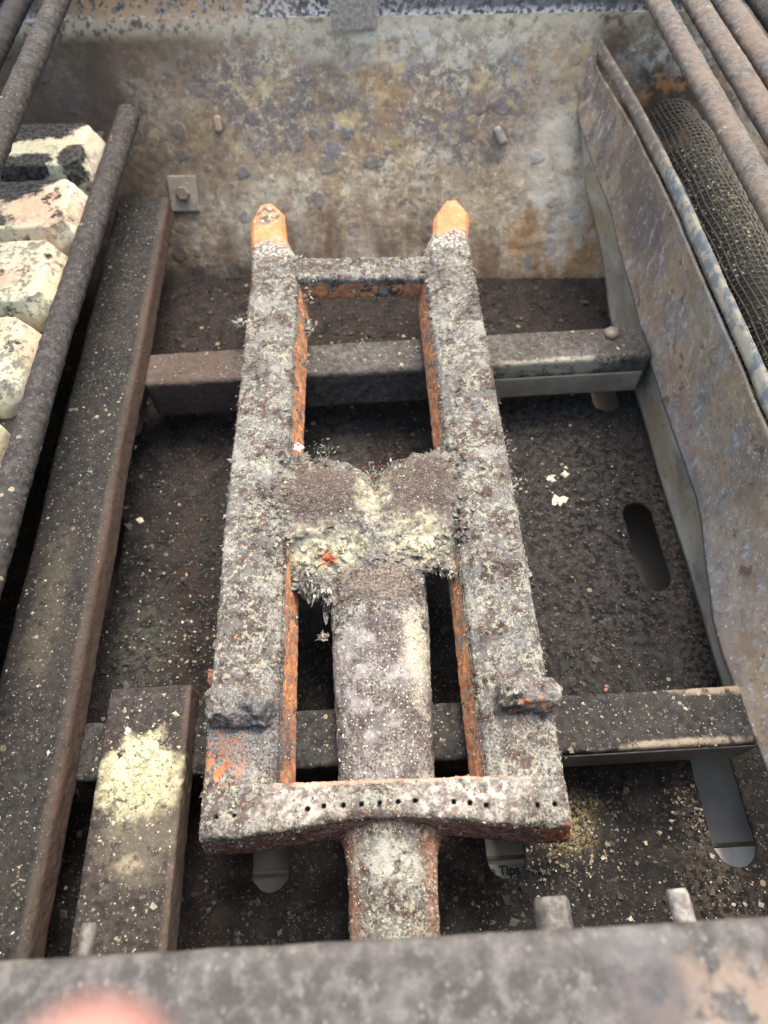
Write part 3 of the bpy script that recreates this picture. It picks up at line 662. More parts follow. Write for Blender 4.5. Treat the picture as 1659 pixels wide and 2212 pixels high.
tipmesh([(-.0895, .430), (-.0900, .447), (-.0915, .462), (-.0928, .487), (-.0868, .5055), (-.0765, .5075), (-.0665, .494), (-.0637, .4615), (-.0560, .441), (-.0545, .430)], -.0785, barL, 'orange oxidised end tip with flaking grey scale')
tipmesh([(.0405, .430), (.0415, .4355), (.0505, .4600), (.0528, .4790), (.0640, .4970), (.0735, .4975), (.0815, .4800), (.0765, .4500), (.0755, .430)], .067, barR, 'clean bright orange end tip')
v_, f_ = rbox((-.0560, .4085, .070), (.0440, .4330, .0890), .003, .0009, None, .0009, 190, 3)
v_[:, 1] += -.06*(v_[:, 0]+.005)+.001*fbm(v_, 60, 2); o = mesh_obj('cross_bar', v_, f_, M_bar, burner); sideattr(o, np.clip((.0875-v_[:, 2])/.006, 0, 1)*.9)
# web: two lobes meeting over the pipe
def seg_d(x, y, a, b):
    ax, ay = a; bx, by = b; t = np.clip(((x-ax)*(bx-ax)+(y-ay)*(by-ay))/((bx-ax)**2+(by-ay)**2), 0, 1)
    return np.hypot(x-ax-t*(bx-ax), y-ay-t*(by-ay))
def web_in(x, y):
    p = np.stack([x, y, 0*x], 1)
    f = np.maximum.reduce([.033-seg_d(x, y, (-.068, .2275), (-.038, .219)), .0345-seg_d(x, y, (.058, .2265), (.022, .2235)), .030-seg_d(x, y, (-.030, .200), (.012, .200)),
                           .0135-seg_d(x, y, (-.050, .186), (-.042, .175)), .010-seg_d(x, y, (.036, .19), (.037, .180)), .026-seg_d(x, y, (-.006, .20), (-.0065, .14))])
    f = np.minimum(f, (.2322+.0305*(1-np.exp(-np.abs(x+.0041)/.026))-y)*.8)
    return f+.0032*fbm(p, 130, 4, .6)+.0018*fbm(p, 420, 2)
def web_z(x, y):
    d1 = seg_d(x, y, (-.07, .222), (-.02, .214)); d2 = seg_d(x, y, (.06, .222), (.008, .214)); d3 = seg_d(x, y, (-.006, .21), (-.0065, .12))
    h = np.maximum.reduce([.0905-7.5*d1**2, .0905-7.5*d2**2, .0865-13*d3**2, .080+0*x])
    h = h-.005*np.exp(-(((x+.004)/.006)**2+((y-.232)/.014)**2))
    h = h-np.where(y < .176, .0035*np.clip((.176-y)/.02, 0, 1)*np.clip((np.abs(x+.0065)-.016)/.01, 0, 1), 0)
    h = np.where((np.abs(x+.045) < .016) & (y < .195), h-.002, h)-.004*np.clip((.158-y)/.018, 0, 1)
    p = np.stack([x, y, 0*x], 1)
    return h+.0032*fbm(p, 55, 4, .6)+crust(p, .0012, 190, 2)
wv, wf = sheet(-.066, .052, .132, .268, .0009, lambda x, y: np.where(y < .140, -1., web_in(x, y)), .6, web_z, lambda x, y: .009+0*x)
mesh_obj('web', wv, wf, M_web, burner, label='crumbling crusted web joining the pipe to the side bars, caked in cream ash')
pv, pf = sweep([(-.0058, .205, .060), (-.0058, .15, .0590), (-.0062, .11, .0590), (-.0065, .045, .0585)], [.0275, .0278, .0262, .0236], .0009, 170, .0008, 190, .95, 4)
mesh_obj('venturi_pipe', pv, pf, M_pipe, burner)
# front bar with drilled ports
ports = [(-.0431, .0479), (-.0355, .0487), (-.0265, .0486), (-.0182, .0486), (-.0098, .0485), (-.0012, .0487), (.0067, .0488), (.0244, .0473), (.0318, .0465), (.0391, .0451), (.0624, .0439), (.0703, .0439), (-.0850, .0465), (-.0770, .0468)]
def fwarp(p):
    q = p.copy(); b = np.cos(np.clip((p[:, 0]+.0065)/.075, -1, 1)*np.pi/2)
    q[:, 1] += .0065*b**1.5*np.clip((.0590-p[:, 1])/.020, 0, 1)-.02*(p[:, 0]+.0065); dz = ZT-p[:, 2]
    q[:, 1] -= dz*.17*np.clip((.047-p[:, 1])/.006, 0, 1); q[:, 0] += np.where(np.abs(p[:, 0]+.0078) > .075, np.sign(p[:, 0]+.0078)*dz*.15, 0)
    q[:, 2] += .0010*fbm(np.stack([p[:, 0], p[:, 1], 0*p[:, 0]], 1), 40, 2)
    return q
v_, f_ = rbox((-.0926, .0362, ZB-.002), (.0770, .0590, ZT+.0012), .0030, .00056, fwarp, .00055, 230, 6, 320)
side = np.clip((ZT-.0022-v_[:, 2])/.0045, 0, 1)
for i, (px, py) in enumerate(ports):
    dd = np.hypot(v_[:, 0]-px, v_[:, 1]-py); r_ = .00105 if i < 12 else .0008
    v_[:, 2] -= np.where((dd < r_) & (v_[:, 2] > ZT-.006), .0075, 0)
fb = mesh_obj('front_bar', v_, f_, M_front, burner, label='speckled cream front bar drilled with a row of small gas port holes'); sideattr(fb, side)
# ports: real dark sleeves set in the recesses
pme = None
for i, (px, py) in enumerate(ports):
    r_ = .0010 if i < 12 else .0007
    if pme is None:
        a, f2 = sweep([(0, 0, -.007), (0, 0, -.0005)], [.0011, .0011], .003, 12)
        # a sleeve: inner and outer ring, with a closed foot
        V = []; 
        for (rr_, zz) in ((.00135, .0002), (.00100, .0), (.00090, -.005)):
            for k in range(12): V.append((rr_*math.cos(k*math.pi/6), rr_*math.sin(k*math.pi/6), zz))
        F = [[r*12+k, r*12+(k+1) % 12, (r+1)*12+(k+1) % 12, (r+1)*12+k] for r in range(2) for k in range(12)]+[list(range(24, 36))]
        o = mesh_obj('port_hole', V, F, M_black, fb); pme = o.data
    else: o = link(bpy.data.objects.new('port_hole', pme), fb)
    o.location = (px, py, ZT+.0010+.0010*float(fbm(np.array([[px, py, 0.]]), 40, 2)[0])); o.scale = (r_/.0013,)*2+(1,)
# neck
nv, nf = sweep([(-.0056, .050, .0605), (-.0056, .040, .061), (-.0057, .032, .0622), (-.0058, .024, .0625), (-.006, .01, .0625), (-.0062, -.028, .0625)], [.028, .0262, .0228, .0212, .0207, .0202], .0009, 150, .0007, 190, .95, 8)
mesh_obj('mixer_neck', nv, nf, M_neck, burner, label='neck of the burner running under the front lip, orange along both edges')
# lugs
def lug(cx, cy, sx, sy, h, parent, k, label):
    def warp(p):
        q = p.copy(); q += .0045*np.stack([fbm(p, 90, 3, off=k+j*7) for j in range(3)], 1); q[:, 2] += .003*fbm(p, 55, 2, off=k+50); return q
    v_, f_ = rbox((cx-sx/2, cy-sy/2, ZT-.004), (cx+sx/2, cy+sy/2, ZT+h), .0055, .0008, warp, .0011, 170, k)
    o = mesh_obj('lug', v_, f_, M_bar, parent, label=label); sideattr(o, np.where(v_[:, 1] < cy-sy*.25, .55, 0)*(k > 15)); return o
lug(-.0768, .0965, .033, .017, .0115, barL, 11, 'lumpy blue grey scaled lug on the left bar')
lug(.0655, .0935, .029, .014, .0125, barR, 21, 'lumpy lug on the right bar with an orange rusty front face')
# granular crust and shards over the casting
rs = np.random.default_rng(3)
def scatter_on(o, n, zmin=-1):
    me_ = o.data; nv_ = len(me_.vertices); co = np.empty(nv_*3); me_.vertices.foreach_get('co', co); no = np.empty(nv_*3); me_.vertices.foreach_get('normal', no)
    co = co.reshape(-1, 3); no = no.reshape(-1, 3); ok = np.where(co[:, 2] > zmin)[0]; k = rs.choice(ok, n); return co[k], no[k]
P_ = []; 
for o, n in ((barL, 1700), (barR, 1700), (bpy.data.objects['web'], 1700), (bpy.data.objects['venturi_pipe'], 2600), (fb, 1500), (bpy.data.objects['cross_bar'], 900), (bpy.data.objects['mixer_neck'], 1500)):
    co, no = scatter_on(o, n, .068); P_.append(co)
P_ = np.concatenate(P_); hole = np.zeros(len(P_), bool)
for px, py in ports: hole |= np.hypot(P_[:, 0]-px, P_[:, 1]-py) < .0028
P_ = P_[~hole]; sz = rs.gamma(2.2, .00013, len(P_))+.00016
def mat_grain():
    m = Mat('crust_grains'); g = m.N.new('ShaderNodeNewGeometry').outputs['Random Per Island']
    c = (.12, .1, .09)
    for k, (t_, cc) in enumerate(((.2, (.30, .285, .25)), (.38, (.42, .40, .34)), (.45, (.42, .42, .32)), (.64, (.24, .25, .255)), (.76, (.50, .47, .41)), (.86, (.09, .06, .055)), (.94, (.38, .2, .13)))): c = m.mix(m.ramp(g, t_-.005, t_+.005), c, cc)
    return m.done(c, .9, m.noise(1500, 3), .4, .0005)
M_grain = mat_grain()
cv, cf = crumbs(P_, sz, .6, 5)
# shard clusters: (x, y, z, count, spread, size, direction)
cl = [(-.044, .172, .083, 60, .005, .0042, (-.1, -1, -.3)), (-.036, .163, .083, 70, .0045, .0052, (.1, -1.2, -.4)), (-.0335, .158, .08, 30, .002, .0055, (.1, -1.5, -.6)), (.030, .176, .082, 40, .005, .0035, (0, -1, -.2)), (.0375, .170, .08, 36, .0026, .0045, (-.3, -1, -.2)),
      (.0465, .060, .085, 45, .003, .005, (-.7, .7, .1)), (-.0965, .385, .075, 60, .006, .0045, (-1, .3, 0)), (-.0485, .378, .072, 60, .006, .0045, (1, .6, .1)), (-.0500, .345, .072, 30, .005, .003, (1, .2, .1)), (-.004, .234, .087, 90, .008, .0034, (0, .5, .8)), (-.0365, .139, .07, 24, .002, .005, (-1, .5, .2)),
      (.0065, .239, .088, 30, .006, .0032, (0, 1, .5)), (-.035, .254, .088, 40, .008, .0032, (.4, 1, .2)), (-.052, .405, .08, 60, .008, .0035, (.6, 0, 0)), (-.052, .44, .082, 40, .004, .004, (.6, .6, .2)), (.083, .228, .08, 26, .006, .003, (1, .2, 0)), (.080, .255, .08, 20, .006, .003, (1, .2, 0)), (-.064, .098, .092, 40, .004, .0035, (1, 0, .2)), (-.088, .094, .085, 60, .006, .003, (-1, -.4, 0)), (.0, .419, .084, 120, .03, .0022, (0, 0, 0))]
SH = [];SS = []; parts_v = [(cv, cf)]
for k, (x_, y_, z_, n, sp, s_, dr) in enumerate(cl):
    pts = np.array([x_, y_, z_])+rs.normal(0, sp*.5, (n, 3))*np.array([1, 1, .5]); parts_v.append(flakes(pts, np.array(dr)*1.6, rs.uniform(.25, .75, n)*s_, 40+k))
# frayed edges along both bars
for xe, dr, n in ((-.0945, -1, 260), (.0790, 1, 260), (-.0575, 1, 160), (.0405, -1, 160)):
    yy = rs.uniform(.06, .44, n); xx = xe+rs.normal(0, .0008, n)+(.0042*np.clip((yy-.2)/.22, 0, 1) if xe < 0 else 0)
    parts_v.append(flakes(np.stack([xx, yy, rs.uniform(.070, .088, n)], 1), np.array([dr*.9, 0, .1]), rs.uniform(.0004, .0013, n), 90+n))
# scattered scale lifting off the top faces
co, no = scatter_on(barL, 260, .088); co2, no2 = scatter_on(barR, 260, .088); co3, _ = scatter_on(bpy.data.objects['web'], 260, .083)
pp = np.concatenate([co, co2, co3]); parts_v.append(flakes(pp, np.array([0, 0, .4]), rs.uniform(.0004, .0013, len(pp)), 77))
def plates(pts, rad, seed, hang=None, tilt=.22):
    r_ = np.random.default_rng(seed); V = []; F = []; N = 12
    for i, (p, r) in enumerate(zip(pts, rad)):
        nrm = np.array([0, 0, 1.])+r_.normal(0, tilt, 3); nrm /= np.linalg.norm(nrm)
        a = np.cross(nrm, [r_.normal(), r_.normal(), 0]); a /= np.linalg.norm(a); b = np.cross(nrm, a)
        if hang is not None: a = np.array(hang, float)+r_.normal(0, .2, 3); a /= np.linalg.norm(a); b = np.cross(a, [0, 0, 1.]); b /= np.linalg.norm(b); nrm = np.cross(b, a)*-1
        an = np.linspace(0, 2*np.pi, N, endpoint=False); rr = r*r_.uniform(.55, 1.25, N); st = (1.7, .45) if hang is not None else (1, r_.uniform(.5, .9))
        if hang is not None: rr = rr*np.where(np.arange(N) % 2, 1.05, .88)
        ring = p+np.outer(np.cos(an)*rr*st[0], a)+np.outer(np.sin(an)*rr*st[1], b)+np.outer(r_.normal(0, .1*r, N), nrm)
        inn = p+(ring-p)*.55+nrm*(r*.10+r_.normal(0, .05*r)); th = .00022+.08*r
        k = len(V); V += list(ring)+list(inn)+[p+nrm*r*.12]+list(ring-nrm*th)
        for j in range(N):
            j2 = (j+1) % N; F += [[k+j, k+j2, k+N+j2, k+N+j], [k+N+j, k+N+j2, k+2*N], [k+2*N+1+j, k+2*N+1+j2, k+j2, k+j]]
    return np.array(V), F
def top_pts(o, n, zmin): return scatter_on(o, n, zmin)[0]
web_o = bpy.data.objects['web']; wp = top_pts(web_o, 900, .076)
edge = web_in(wp[:, 0], wp[:, 1]); low_e = wp[(wp[:, 1] < .205) & (edge < .007)][:110]; up_e = wp[(wp[:, 1] > .225) & (edge < .0045)][:46]; mid = wp[edge > .004][:130]
band = np.stack([rs.uniform(-.052, .042, 90), rs.normal(.182, .006, 90), np.full(90, .0)], 1); band[:, 2] = web_z(band[:, 0], band[:, 1])+.0006; band = band[web_in(band[:, 0], band[:, 1]) > .001]
seam = np.concatenate([np.stack([rs.normal(xx, .003, 55), rs.uniform(.185, .255, 55), np.full(55, .0905)], 1) for xx in (-.061, .045)])
hg = np.array([(-.0475, .1655, .079), (-.0452, .1625, .077), (-.0400, .163, .079), (-.0372, .1585, .077), (-.0350, .156, .075), (-.0335, .1605, .078), (-.0490, .171, .08), (.0262, .174, .08), (.0305, .1725, .079), (.0350, .1715, .078), (.0385, .1735, .079), (-.0362, .1520, .073)])
pl_ = [plates(low_e, rs.uniform(.0012, .0034, len(low_e)), 1, tilt=.25), plates(up_e, rs.uniform(.0012, .0028, len(up_e)), 2, tilt=.4), plates(mid, rs.uniform(.0008, .0026, len(mid)), 3, tilt=.08), plates(band, rs.uniform(.0015, .0038, len(band)), 4, tilt=.16), plates(seam, rs.uniform(.001, .0026, len(seam)), 5, tilt=.2), plates(hg, rs.uniform(.0026, .0042, len(hg)), 6, (-.05, -1, -.45)), plates(hg+np.array([.001, -.002, -.001]), rs.uniform(.0012, .002, len(hg)), 7, (.1, -1, -.6))]
V, F = merge(*pl_); mesh_obj('web_scale', V, F, M_web, burner, smooth=False, kind='stuff')
ps = []
for o, sd in ((barL, 11), (barR, 12)):
    p_ = top_pts(o, 230, .0865); ps.append(plates(p_, rs.gamma(2.2, .0006, len(p_))+.0006, sd, tilt=.07))
    e_ = o.data; p_ = top_pts(o, 1500, .070); p_ = p_[p_[:, 2] < .0875][:150]; ps.append(plates(p_, rs.uniform(.0005, .0015, len(p_)), sd+5, tilt=.6))
V, F = merge(*ps); o = mesh_obj('bar_scale', V, F, M_bar, burner, smooth=False, kind='stuff'); sideattr(o, np.clip((.087-V[:, 2])/.006, 0, .8))
V, F = merge(*parts_v)
mesh_obj('rust_flakes', V, F, M_grain, burner, smooth=False, kind='stuff')

# ================================================================== divider plate
div = thing('divider_plate', 'tall heat stained steel divider plate with a scaly rim, standing right of the burner', 'divider')
ys = np.linspace(-.03, .63, 330)
def plate(prof, name, m, th=.0016, disp=.0006):
    V = []; n = len(prof(0.)); 
    for y_ in ys:
        for (x_, z_) in prof(y_): V.append((x_, y_, z_))
    V = np.array(V); V[:, 0] += disp*fbm(V, 60, 4)+.0010*fbm(V, 14, 2); 
    back = V.copy(); back[:, 0] += th; N0 = len(V); W = np.concatenate([V, back]); F = []
    for i in range(len(ys)-1):
        for j in range(n-1):
            a = i*n+j; F.append([a, a+1, a+n+1, a+n]); F.append([N0+a, N0+a+n, N0+a+n+1, N0+a+1])
        a = i*n; F.append([a, a+n, N0+a+n, N0+a]); a = i*n+n-1; F.append([a, N0+a, N0+a+n, a+n])
    for i in (0, len(ys)-1):
        for j in range(n-1): a = i*n+j; F.append([a, a+1, N0+a+1, N0+a] if i else [a, N0+a, N0+a+1, a+1])
    return mesh_obj(name, W, F, m, div)
def endclip(y_, z_):      # the far end follows the leaning wall
    return z_
def xoff(y_, z_=.14): return -.010*np.clip((y_-.40)/.22, 0, 1)**1.5-.014*np.exp(-((y_-.585)/.06)**2)*np.clip((.145-z_)/.04, 0, 1)
def zlow(y_): return max(0.001, (y_-.44)*.55) if y_ > .44 else .0015+.0015*math.sin(y_*40)
def zmin_wall(y_): return (y_-.5155+.085*.2)/.8+.002     # the wall height at this depth
def lean(y_): t = np.clip((.24-y_)/.13, 0, 1); return -.0165*t*t*(3-2*t)
def zfold(y_): return np.interp(y_, [.36, .42, .46, .49, .5255, .626], [0, .010, .014, .026, .034, .080])
def strip_prof(y_):
    a = max(zlow(y_), zmin_wall(y_)); b = max(.049+zfold(y_)+.012*np.clip((.14-y_)/.1, 0, 1), a+.001)
    return [(.2070-.0035*(1-t)*(1-min(1, max(0, y_/.3)))+xoff(y_, a+(b-a)*t)+.0015*math.sin(t*3.1), a+(b-a)*t) for t in np.linspace(0, 1, 14)]
def face_prof(y_):
    a = max(.047+zfold(y_)+.012*np.clip((.14-y_)/.1, 0, 1), zmin_wall(y_)); b = max(.134, a+.001)
    return [(.2035+lean(y_)*(1-t)**1.2+xoff(y_, a+(b-a)*t)+.0035*t+.003*math.sin(t*3.14), a+(b-a)*t) for t in np.linspace(0, 1, 34)]
def rim_prof(y_):
    a = max(.131, zmin_wall(y_)); 
    out = []
    for t in np.linspace(0, 1, 12):
        an = math.pi*(1-t)*.95; out.append((.2105+xoff(y_)+.0027*math.cos(an), max(a, .1345+.0125*math.sin(an)**.8*(1 if t < .5 else .85))))
    return out
ys = np.linspace(.1065, .612, 260)
plate(strip_prof, 'lower_strip', M_strip, disp=.0003)
ys = np.linspace(-.03, .606, 330)
plate(face_prof, 'plate_face', M_div)
ys = np.linspace(-.03, .612, 420)
plate(rim_prof, 'plate_rim', M_rim, .0012, .0006)

# ================================================================== left rods, briquettes and their tray
rod = lambda name, path, rad, m, parent=None, k=0: mesh_obj(name, *sweep(path, rad, .0016, 40, .0007, 160, 1, k), m, parent)
o = rod('rod', [(-.2060, -.03, .12), (-.2050, .15, .12), (-.2030, .33, .12), (-.1960, .596, .1165)], [.0084, .0084, .0082, .0088], M_rod)
tag(o, 'long scaly dark rod running beside the pale ceramic briquettes', 'rod')
lg = thing('cooking_grate', 'dark cooking grate bars crossing the upper left corner above the briquettes', 'grate')
rod('bar', [(-.2200, .30, .2), (-.2200, .45, .2), (-.2195, .72, .2)], [.0075, .0075, .0072], M_rod, lg, 3)
rod('bar', [(-.2500, .30, .2), (-.2490, .72, .2)], [.0072, .0072], M_black, lg, 4)
rod('bar', [(-.2740, .30, .2), (-.2730, .72, .2)], [.0068, .0068], M_black, lg, 5)
rod('end_bar', [(-.285, .72, .2), (-.205, .72, .2)], [.006, .006], M_rod, lg, 6)
shelf = thing('briquette_shelf', 'sooty shelf with loose ash under the pale ceramic briquettes', 'shelf')
sv, sf = sheet(-.40, -.218, -.03, .585, .003, lambda x, y: 1+0*x, None, lambda x, y: .111+.0016*fbm(np.stack([x, y, 0*x], 1), 90, 4), .003)
mesh_obj('shelf_panel', sv, sf, mat_sooty('shelf_soot', (.025, .023, .023), (.09, .085, .08), ash=.1), shelf)
bq = [(-.2440, .5195, .078, .066, 'farthest pale ceramic briquette at left, two black char patches on its top'), (-.2440, .4450, .082, .064, 'second ceramic briquette from the back, orange tinted with a black char band'),
      (-.2440, .3730, .080, .070, 'third ceramic briquette from the back, creamy with a greenish lower side'), (-.2475, .3000, .080, .068, 'fourth ceramic briquette from the back, cut by the left edge of the picture'), (-.2560, .2270, .080, .066, 'nearest ceramic briquette, only its corner showing at the left edge beside the rod')]
for k, (x_, y_, sx, sy, lb) in enumerate(bq):
    def w_(p, k=k):
        q = p.copy(); c = np.array([0, 0, .0]); h = np.clip(p[:, 2]/.024, 0, 1)
        sh = 1-.13*np.clip((h-.45)/.55, 0, 1)**1.2; q[:, 0] *= sh; q[:, 1] *= sh
        # chamfered plan corners
        u_ = np.abs(p[:, 0])/(sx/2)+np.abs(p[:, 1])/(sy/2); f_ = np.where(u_ > 1.74, 1.74/u_, 1); q[:, 0] *= f_; q[:, 1] *= f_
        q[:, 2] += .0010*fbm(p, 60, 3, off=k*5)
        return q
    v_, f_ = rbox((-sx/2, -sy/2, 0), (sx/2, sy/2, .026), .0022, .0012, w_, .0005, 160, k)
    o = mesh_obj('ceramic_briquette', v_, f_, M_brick); o.location = (x_-.004, y_+.010, .1075); o.rotation_euler = (0, 0, (-.06, -.02, .0, -.03, 0)[k]); tag(o, lb, 'briquette', 'ceramic briquettes beside the rod')

# ================================================================== mesh roll on the right
roll = thing('mesh_roll', 'rolled tube of fine woven steel mesh with brassy specks, right of the divider', 'mesh tube')
xc_, zc_, rad_ = .2640, .086, .0290; y0_, y1_ = .18, .585
def cyl_pt(a, y, r): return np.array([xc_+r*math.cos(a), y, zc_+r*math.sin(a)])
v_, f_ = sweep([(xc_, y0_, zc_), (xc_, .52, zc_)], [rad_-.0042, rad_-.0046], .003, 60, .0006, 140); 
mc = Mat('brassy_perforated_core'); g_ = mc.mix(mc.patch(60, .5, .1), (.028, .025, .018), (.055, .048, .034)); vv = mc.specks(420, .8, .5); g_ = mc.mix(mc.mul(vv, mc.patch(24, .42, .08)), g_, (.75, .66, .40)); M_core = mc.done(g_, .6, mc.noise(300), .4, .001)
mesh_obj('inner_core', v_, f_, M_core, roll)
def wire(pts, r=.00066):
    P = np.array(pts); n = len(P); T = np.gradient(P, axis=0); T /= np.linalg.norm(T, axis=1)[:, None]
    A = P-np.stack([np.full(n, xc_), P[:, 1], np.full(n, zc_)], 1); A /= np.linalg.norm(A, axis=1)[:, None]; B = np.cross(T, A)
    V = np.stack([P+A*r, P+B*r*.9, P-A*r*.6, P-B*r*.9], 1).reshape(-1, 3); F = []
    for i in range(n-1):
        for j in range(4): F.append([i*4+j, i*4+(j+1) % 4, i*4+4+(j+1) % 4, i*4+4+j])
    return V, F
ws = []
angs = np.linspace(-.5, math.pi+.5, 30)
for i, a in enumerate(angs):
    yy = np.linspace(y0_, y1_-.004*abs(math.sin(a*3)), 70); rr_ = rad_+.00035*np.cos(np.arange(70)*math.pi+i*math.pi)+.0006*np.sin(yy*60+a)
    tap = 1-.10*np.clip((yy-.52)/.04, 0, 1)**2
    ws.append(wire([cyl_pt(a+.02*math.sin(y_*90)+(y_-.4)*.8, y_, r_*t_) for y_, r_, t_ in zip(yy, rr_, tap)]))
for k, y_ in enumerate(np.arange(y0_, y1_, .0052)):
    tap = 1-.10*np.clip((y_-.52)/.04, 0, 1)**2
    ws.append(wire([cyl_pt(a, y_+.0012*math.sin(a*5+k*.3), (rad_+.0005*math.cos(j*math.pi+k*math.pi)+.0006*math.sin(y_*60+a))*tap) for j, a in enumerate(np.linspace(-.6, math.pi+.6, 50))]))
V, F = merge(*ws); mesh_obj('wire_mesh', V, F, M_wire, roll, kind='stuff')

# ================================================================== right cooking grate
rg = thing('cooking_grate', 'thick pale scaled cooking grate bars crossing the upper right corner over the mesh roll', 'grate')
def gbar(x0, x1, z, k, m, wdt):
    pa = np.array([(x0, .22, z), (x1, .75, z)]); v_, f_ = sweep(pa, [wdt, wdt], .0018, 36, .0005, 150, .72, k); mesh_obj('bar', v_, f_, m, rg)
gbar(.2128, .2112, .2, 1, M_bars, .0078); gbar(.2385, .2365, .2, 2, M_bars, .0080); gbar(.2590, .2570, .2, 3, M_bars, .0084); gbar(.2860, .2820, .2, 4, M_rod, .0095)
mesh_obj('end_bar', *sweep([(.205, .75, .205), (.29, .75, .205)], [.007, .007], .003, 20), M_rod, rg)
wf2 = thing('warming_frame', 'sooty flat side frame strip showing between the right grate bars', 'frame')
v_, f_ = rbox((.243, .28, .160), (.256, .72, .163), .001, .003, disp=.0006); mesh_obj('strip', v_, f_, plain('ashy_strip', (.30, .28, .26), .8, 0, 260, .6, .6), wf2)

# ================================================================== nozzles poking through the front wall
def nozzle(x, z, r, yend, label, m=M_zinc, tilt=0):
    t = thing('gas_nozzle', label, 'nozzle', 'gas nozzles on the front wall')
    v_, f_ = sweep([(x+tilt*.03, -.030, z), (x, yend-.0008, z), (x-.00001, yend, z)], [r*1.02, r, r*.86], .002, 28, .00015, 200); mesh_obj('spout', v_, f_, m, t)
    a, b = sweep([(x, yend-.0005, z), (x, yend+.0001, z)], [r*.35, r*.35], .001, 14); mesh_obj('orifice', a, b, M_black, t)
nozzle(.0570, .118, .0070, .0068, 'thicker dull metal gas nozzle standing above the front lip')
nozzle(.1068, .118, .0042, .0070, 'slimmer pale gas nozzle at right above the front lip', plain('pale_nozzle', (.40, .37, .35), .6, .05, 300, .6, .8), .06)
nozzle(-.1190, .135, .0028, .0065, 'small blurred nozzle in front of the short ash topped tube')

# ================================================================== loose debris
chips = [(-.1795, .2640, 0, .0046, 'cream flake on the floor beside the long tube', 0), (.138, .2870, 0, .0058, 'crumbly cream chip right of the burner, nearer the far rail', 0), (.1270, .2820, 0, .0040, 'small flat cream chip beside the crumbly one', 0), (.1290, .2620, 0, .0062, 'broad cream chip cluster lying right of the web', 0),
         (-.118, .1440, 0, .0058, 'round rust coloured chip on the dark floor left of the burner', 1), (.134, .1220, 0, .0028, 'small orange chip on the floor just behind the near rail', 1), (-.166, .1330, 0, .0040, 'yellowish chip on the floor beyond the short tube', 0), (.0400, .396, 0, .0, '', 0), (-.0500, .2575, .0895, .0042, 'white flake stuck on the left shoulder of the web', 0), (-.139, .0925, .0705, .0030, 'pale chip at the far edge of the yellow ash patch', 0)]
for x_, y_, z_, s_, lb, k in chips:
    if not s_: continue
    c_ = np.array([0, 0, 0.]); ps = [(chunk(rs, c_+np.append(rs.normal(0, s_*.35, 2), s_*.12), s_*rs.uniform(.35, .7), .35), OCT) for _ in range(5)]
    V, F = merge(*ps); o = mesh_obj('ash_chip', V, F, M_rchip if k else M_chip, smooth=False); o.location = (x_, y_, z_); tag(o, lb, 'chip')
def ok_floor(P): return P[floor_in(P[:, 0], P[:, 1]) > .001]
n = 9000
P = np.stack([rs.uniform(-.24, .24, n), rs.uniform(-.02, .53, n)], 1); P = ok_floor(P); P = P[P[:, 1] < .505-.085*P[:, 0]]
V1 = crumbs(np.column_stack([P, np.full(len(P), .0006)]), rs.gamma(1.6, .00045, len(P))+.0003, .5, 11)
m1 = mesh_obj('char_debris', *V1, M_char, smooth=False, kind='stuff'); m1['label'] = 'loose black and brown char crumbs strewn over the firebox floor'
cls = [(.095, .038, .016, 420, .00055), (.166, .05, .007, 150, .0005), (.17, .005, .02, 260, .0005), (.13, .275, .03, 200, .0006), (-.02, .41, .022, 150, .0006), (.035, .395, .012, 150, .0009), (-.12, .17, .02, 200, .0006), (.12, .02, .05, 260, .00035), (.0, .3, .12, 350, .0004), (.13, .19, .05, 300, .00035), (-.165, .19, .03, 220, .0005), (-.15, .13, .05, 120, .0006)]
Q = []; S = []
for cx, cy, sp, n, s_ in cls: Q.append(np.stack([rs.normal(cx, sp, n), rs.normal(cy, sp*1.2, n)], 1)); S.append(rs.gamma(1.8, s_*.5, n)+.0002)
Q = np.concatenate(Q); S = np.concatenate(S); k_ = (floor_in(Q[:, 0], Q[:, 1]) > .001) & (Q[:, 1] < .5) & (Q[:, 0] < .203) & (Q[:, 0] > -.4)
zz = np.where((Q[:, 1] > .345) & (Q[:, 1] < .381) | (Q[:, 1] > .071) & (Q[:, 1] < .105), .0555, .0008)
V2 = crumbs(np.column_stack([Q[k_], zz[k_]]), S[k_], .55, 12)
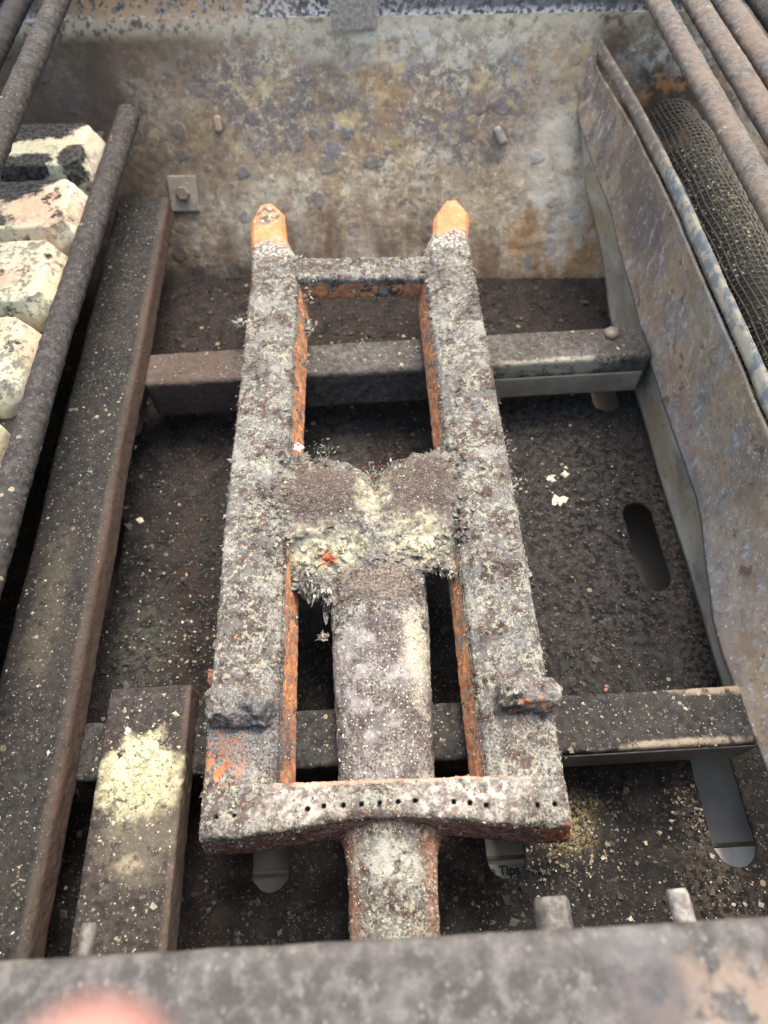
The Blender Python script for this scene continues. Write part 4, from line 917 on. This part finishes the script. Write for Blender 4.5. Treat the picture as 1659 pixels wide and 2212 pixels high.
# ash pile grains on the short tube, dust on the long tube and rails
n = 420; a = rs.uniform(0, 6.28, n); rr_ = np.abs(rs.normal(0, 1, n))
px = -.131+.011*rr_*np.cos(a); py = .070+.013*rr_*np.sin(a); k2 = (px > -.151) & (px < -.110) & (py < .115)
V3 = crumbs(np.column_stack([px[k2], py[k2], np.full(k2.sum(), .0708)]), rs.gamma(2, .00028, k2.sum())+.0003, .5, 13)
n = 380; V4 = crumbs(np.column_stack([rs.uniform(-.150, -.111, n), rs.uniform(-.01, .114, n), np.full(n, .0707)]), rs.gamma(2, .0002, n)+.0002, .5, 14)
n = 900; V5 = crumbs(np.column_stack([rs.uniform(-.212, -.176, n), rs.uniform(-.01, .54, n), np.full(n, .0708)]), rs.gamma(2, .00018, n)+.0002, .5, 15)
n = 900; yy = np.where(rs.uniform(size=n) < .5, rs.uniform(.350, .377, n), rs.uniform(.076, .101, n)); V6 = crumbs(np.column_stack([rs.uniform(-.165, .195, n), yy, np.full(n, .0553)]), rs.gamma(2, .0002, n)+.0002, .5, 16)
mesh_obj('ash_grains', *V3, mat_crumb('cream_ash_grains', [(.46, .43, .27), (.53, .50, .35), (.40, .36, .23)]), bpy.data.objects['short_tube'], smooth=False, kind='stuff')
V, F = merge(V2, V4, V5, V6)
m2 = mesh_obj('ash_debris', V, F, M_crumb, smooth=False, kind='stuff'); m2['label'] = 'loose cream and tan ash crumbs on the floor, rails and tubes'

# ================================================================== fingertip at the lens edge (person holding the camera)
per = thing('person', 'blurred pink fingertip of the person taking the picture, at the lower left edge', 'person')
def camp(px, py, dist): 
    dv = fw*1475+rt*(px-829.5)-up*(py-1106); return np.array(Vector((0, 0, CAM_Z))+dv*(dist/1475))
ft, fb_ = camp(215, 2215, .030), camp(120, 3400, .034)
mf = Mat('skin'); cs = mf.mix(mf.patch(60, .5, .2), (.52, .25, .21), (.46, .21, .18)); mf.b.inputs['Subsurface Weight'].default_value = .2; mf.b.inputs['Subsurface Radius'].default_value = (.004, .0015, .001); M_skin = mf.done(cs, .5, mf.noise(700, 3), .1, .0005)
ax_ = fb_-ft; ts = [0, .02, .06, .14, .3, .5, .75, 1, 2]; rd = [.0004, .0022, .0034, .0044, .0052, .0056, .0060, .0060, .0064]
v_, f_ = sweep([ft+ax_*t for t in ts], rd, .0006, 40, 0, squash=.85); mesh_obj('finger', v_, f_, M_skin, per)
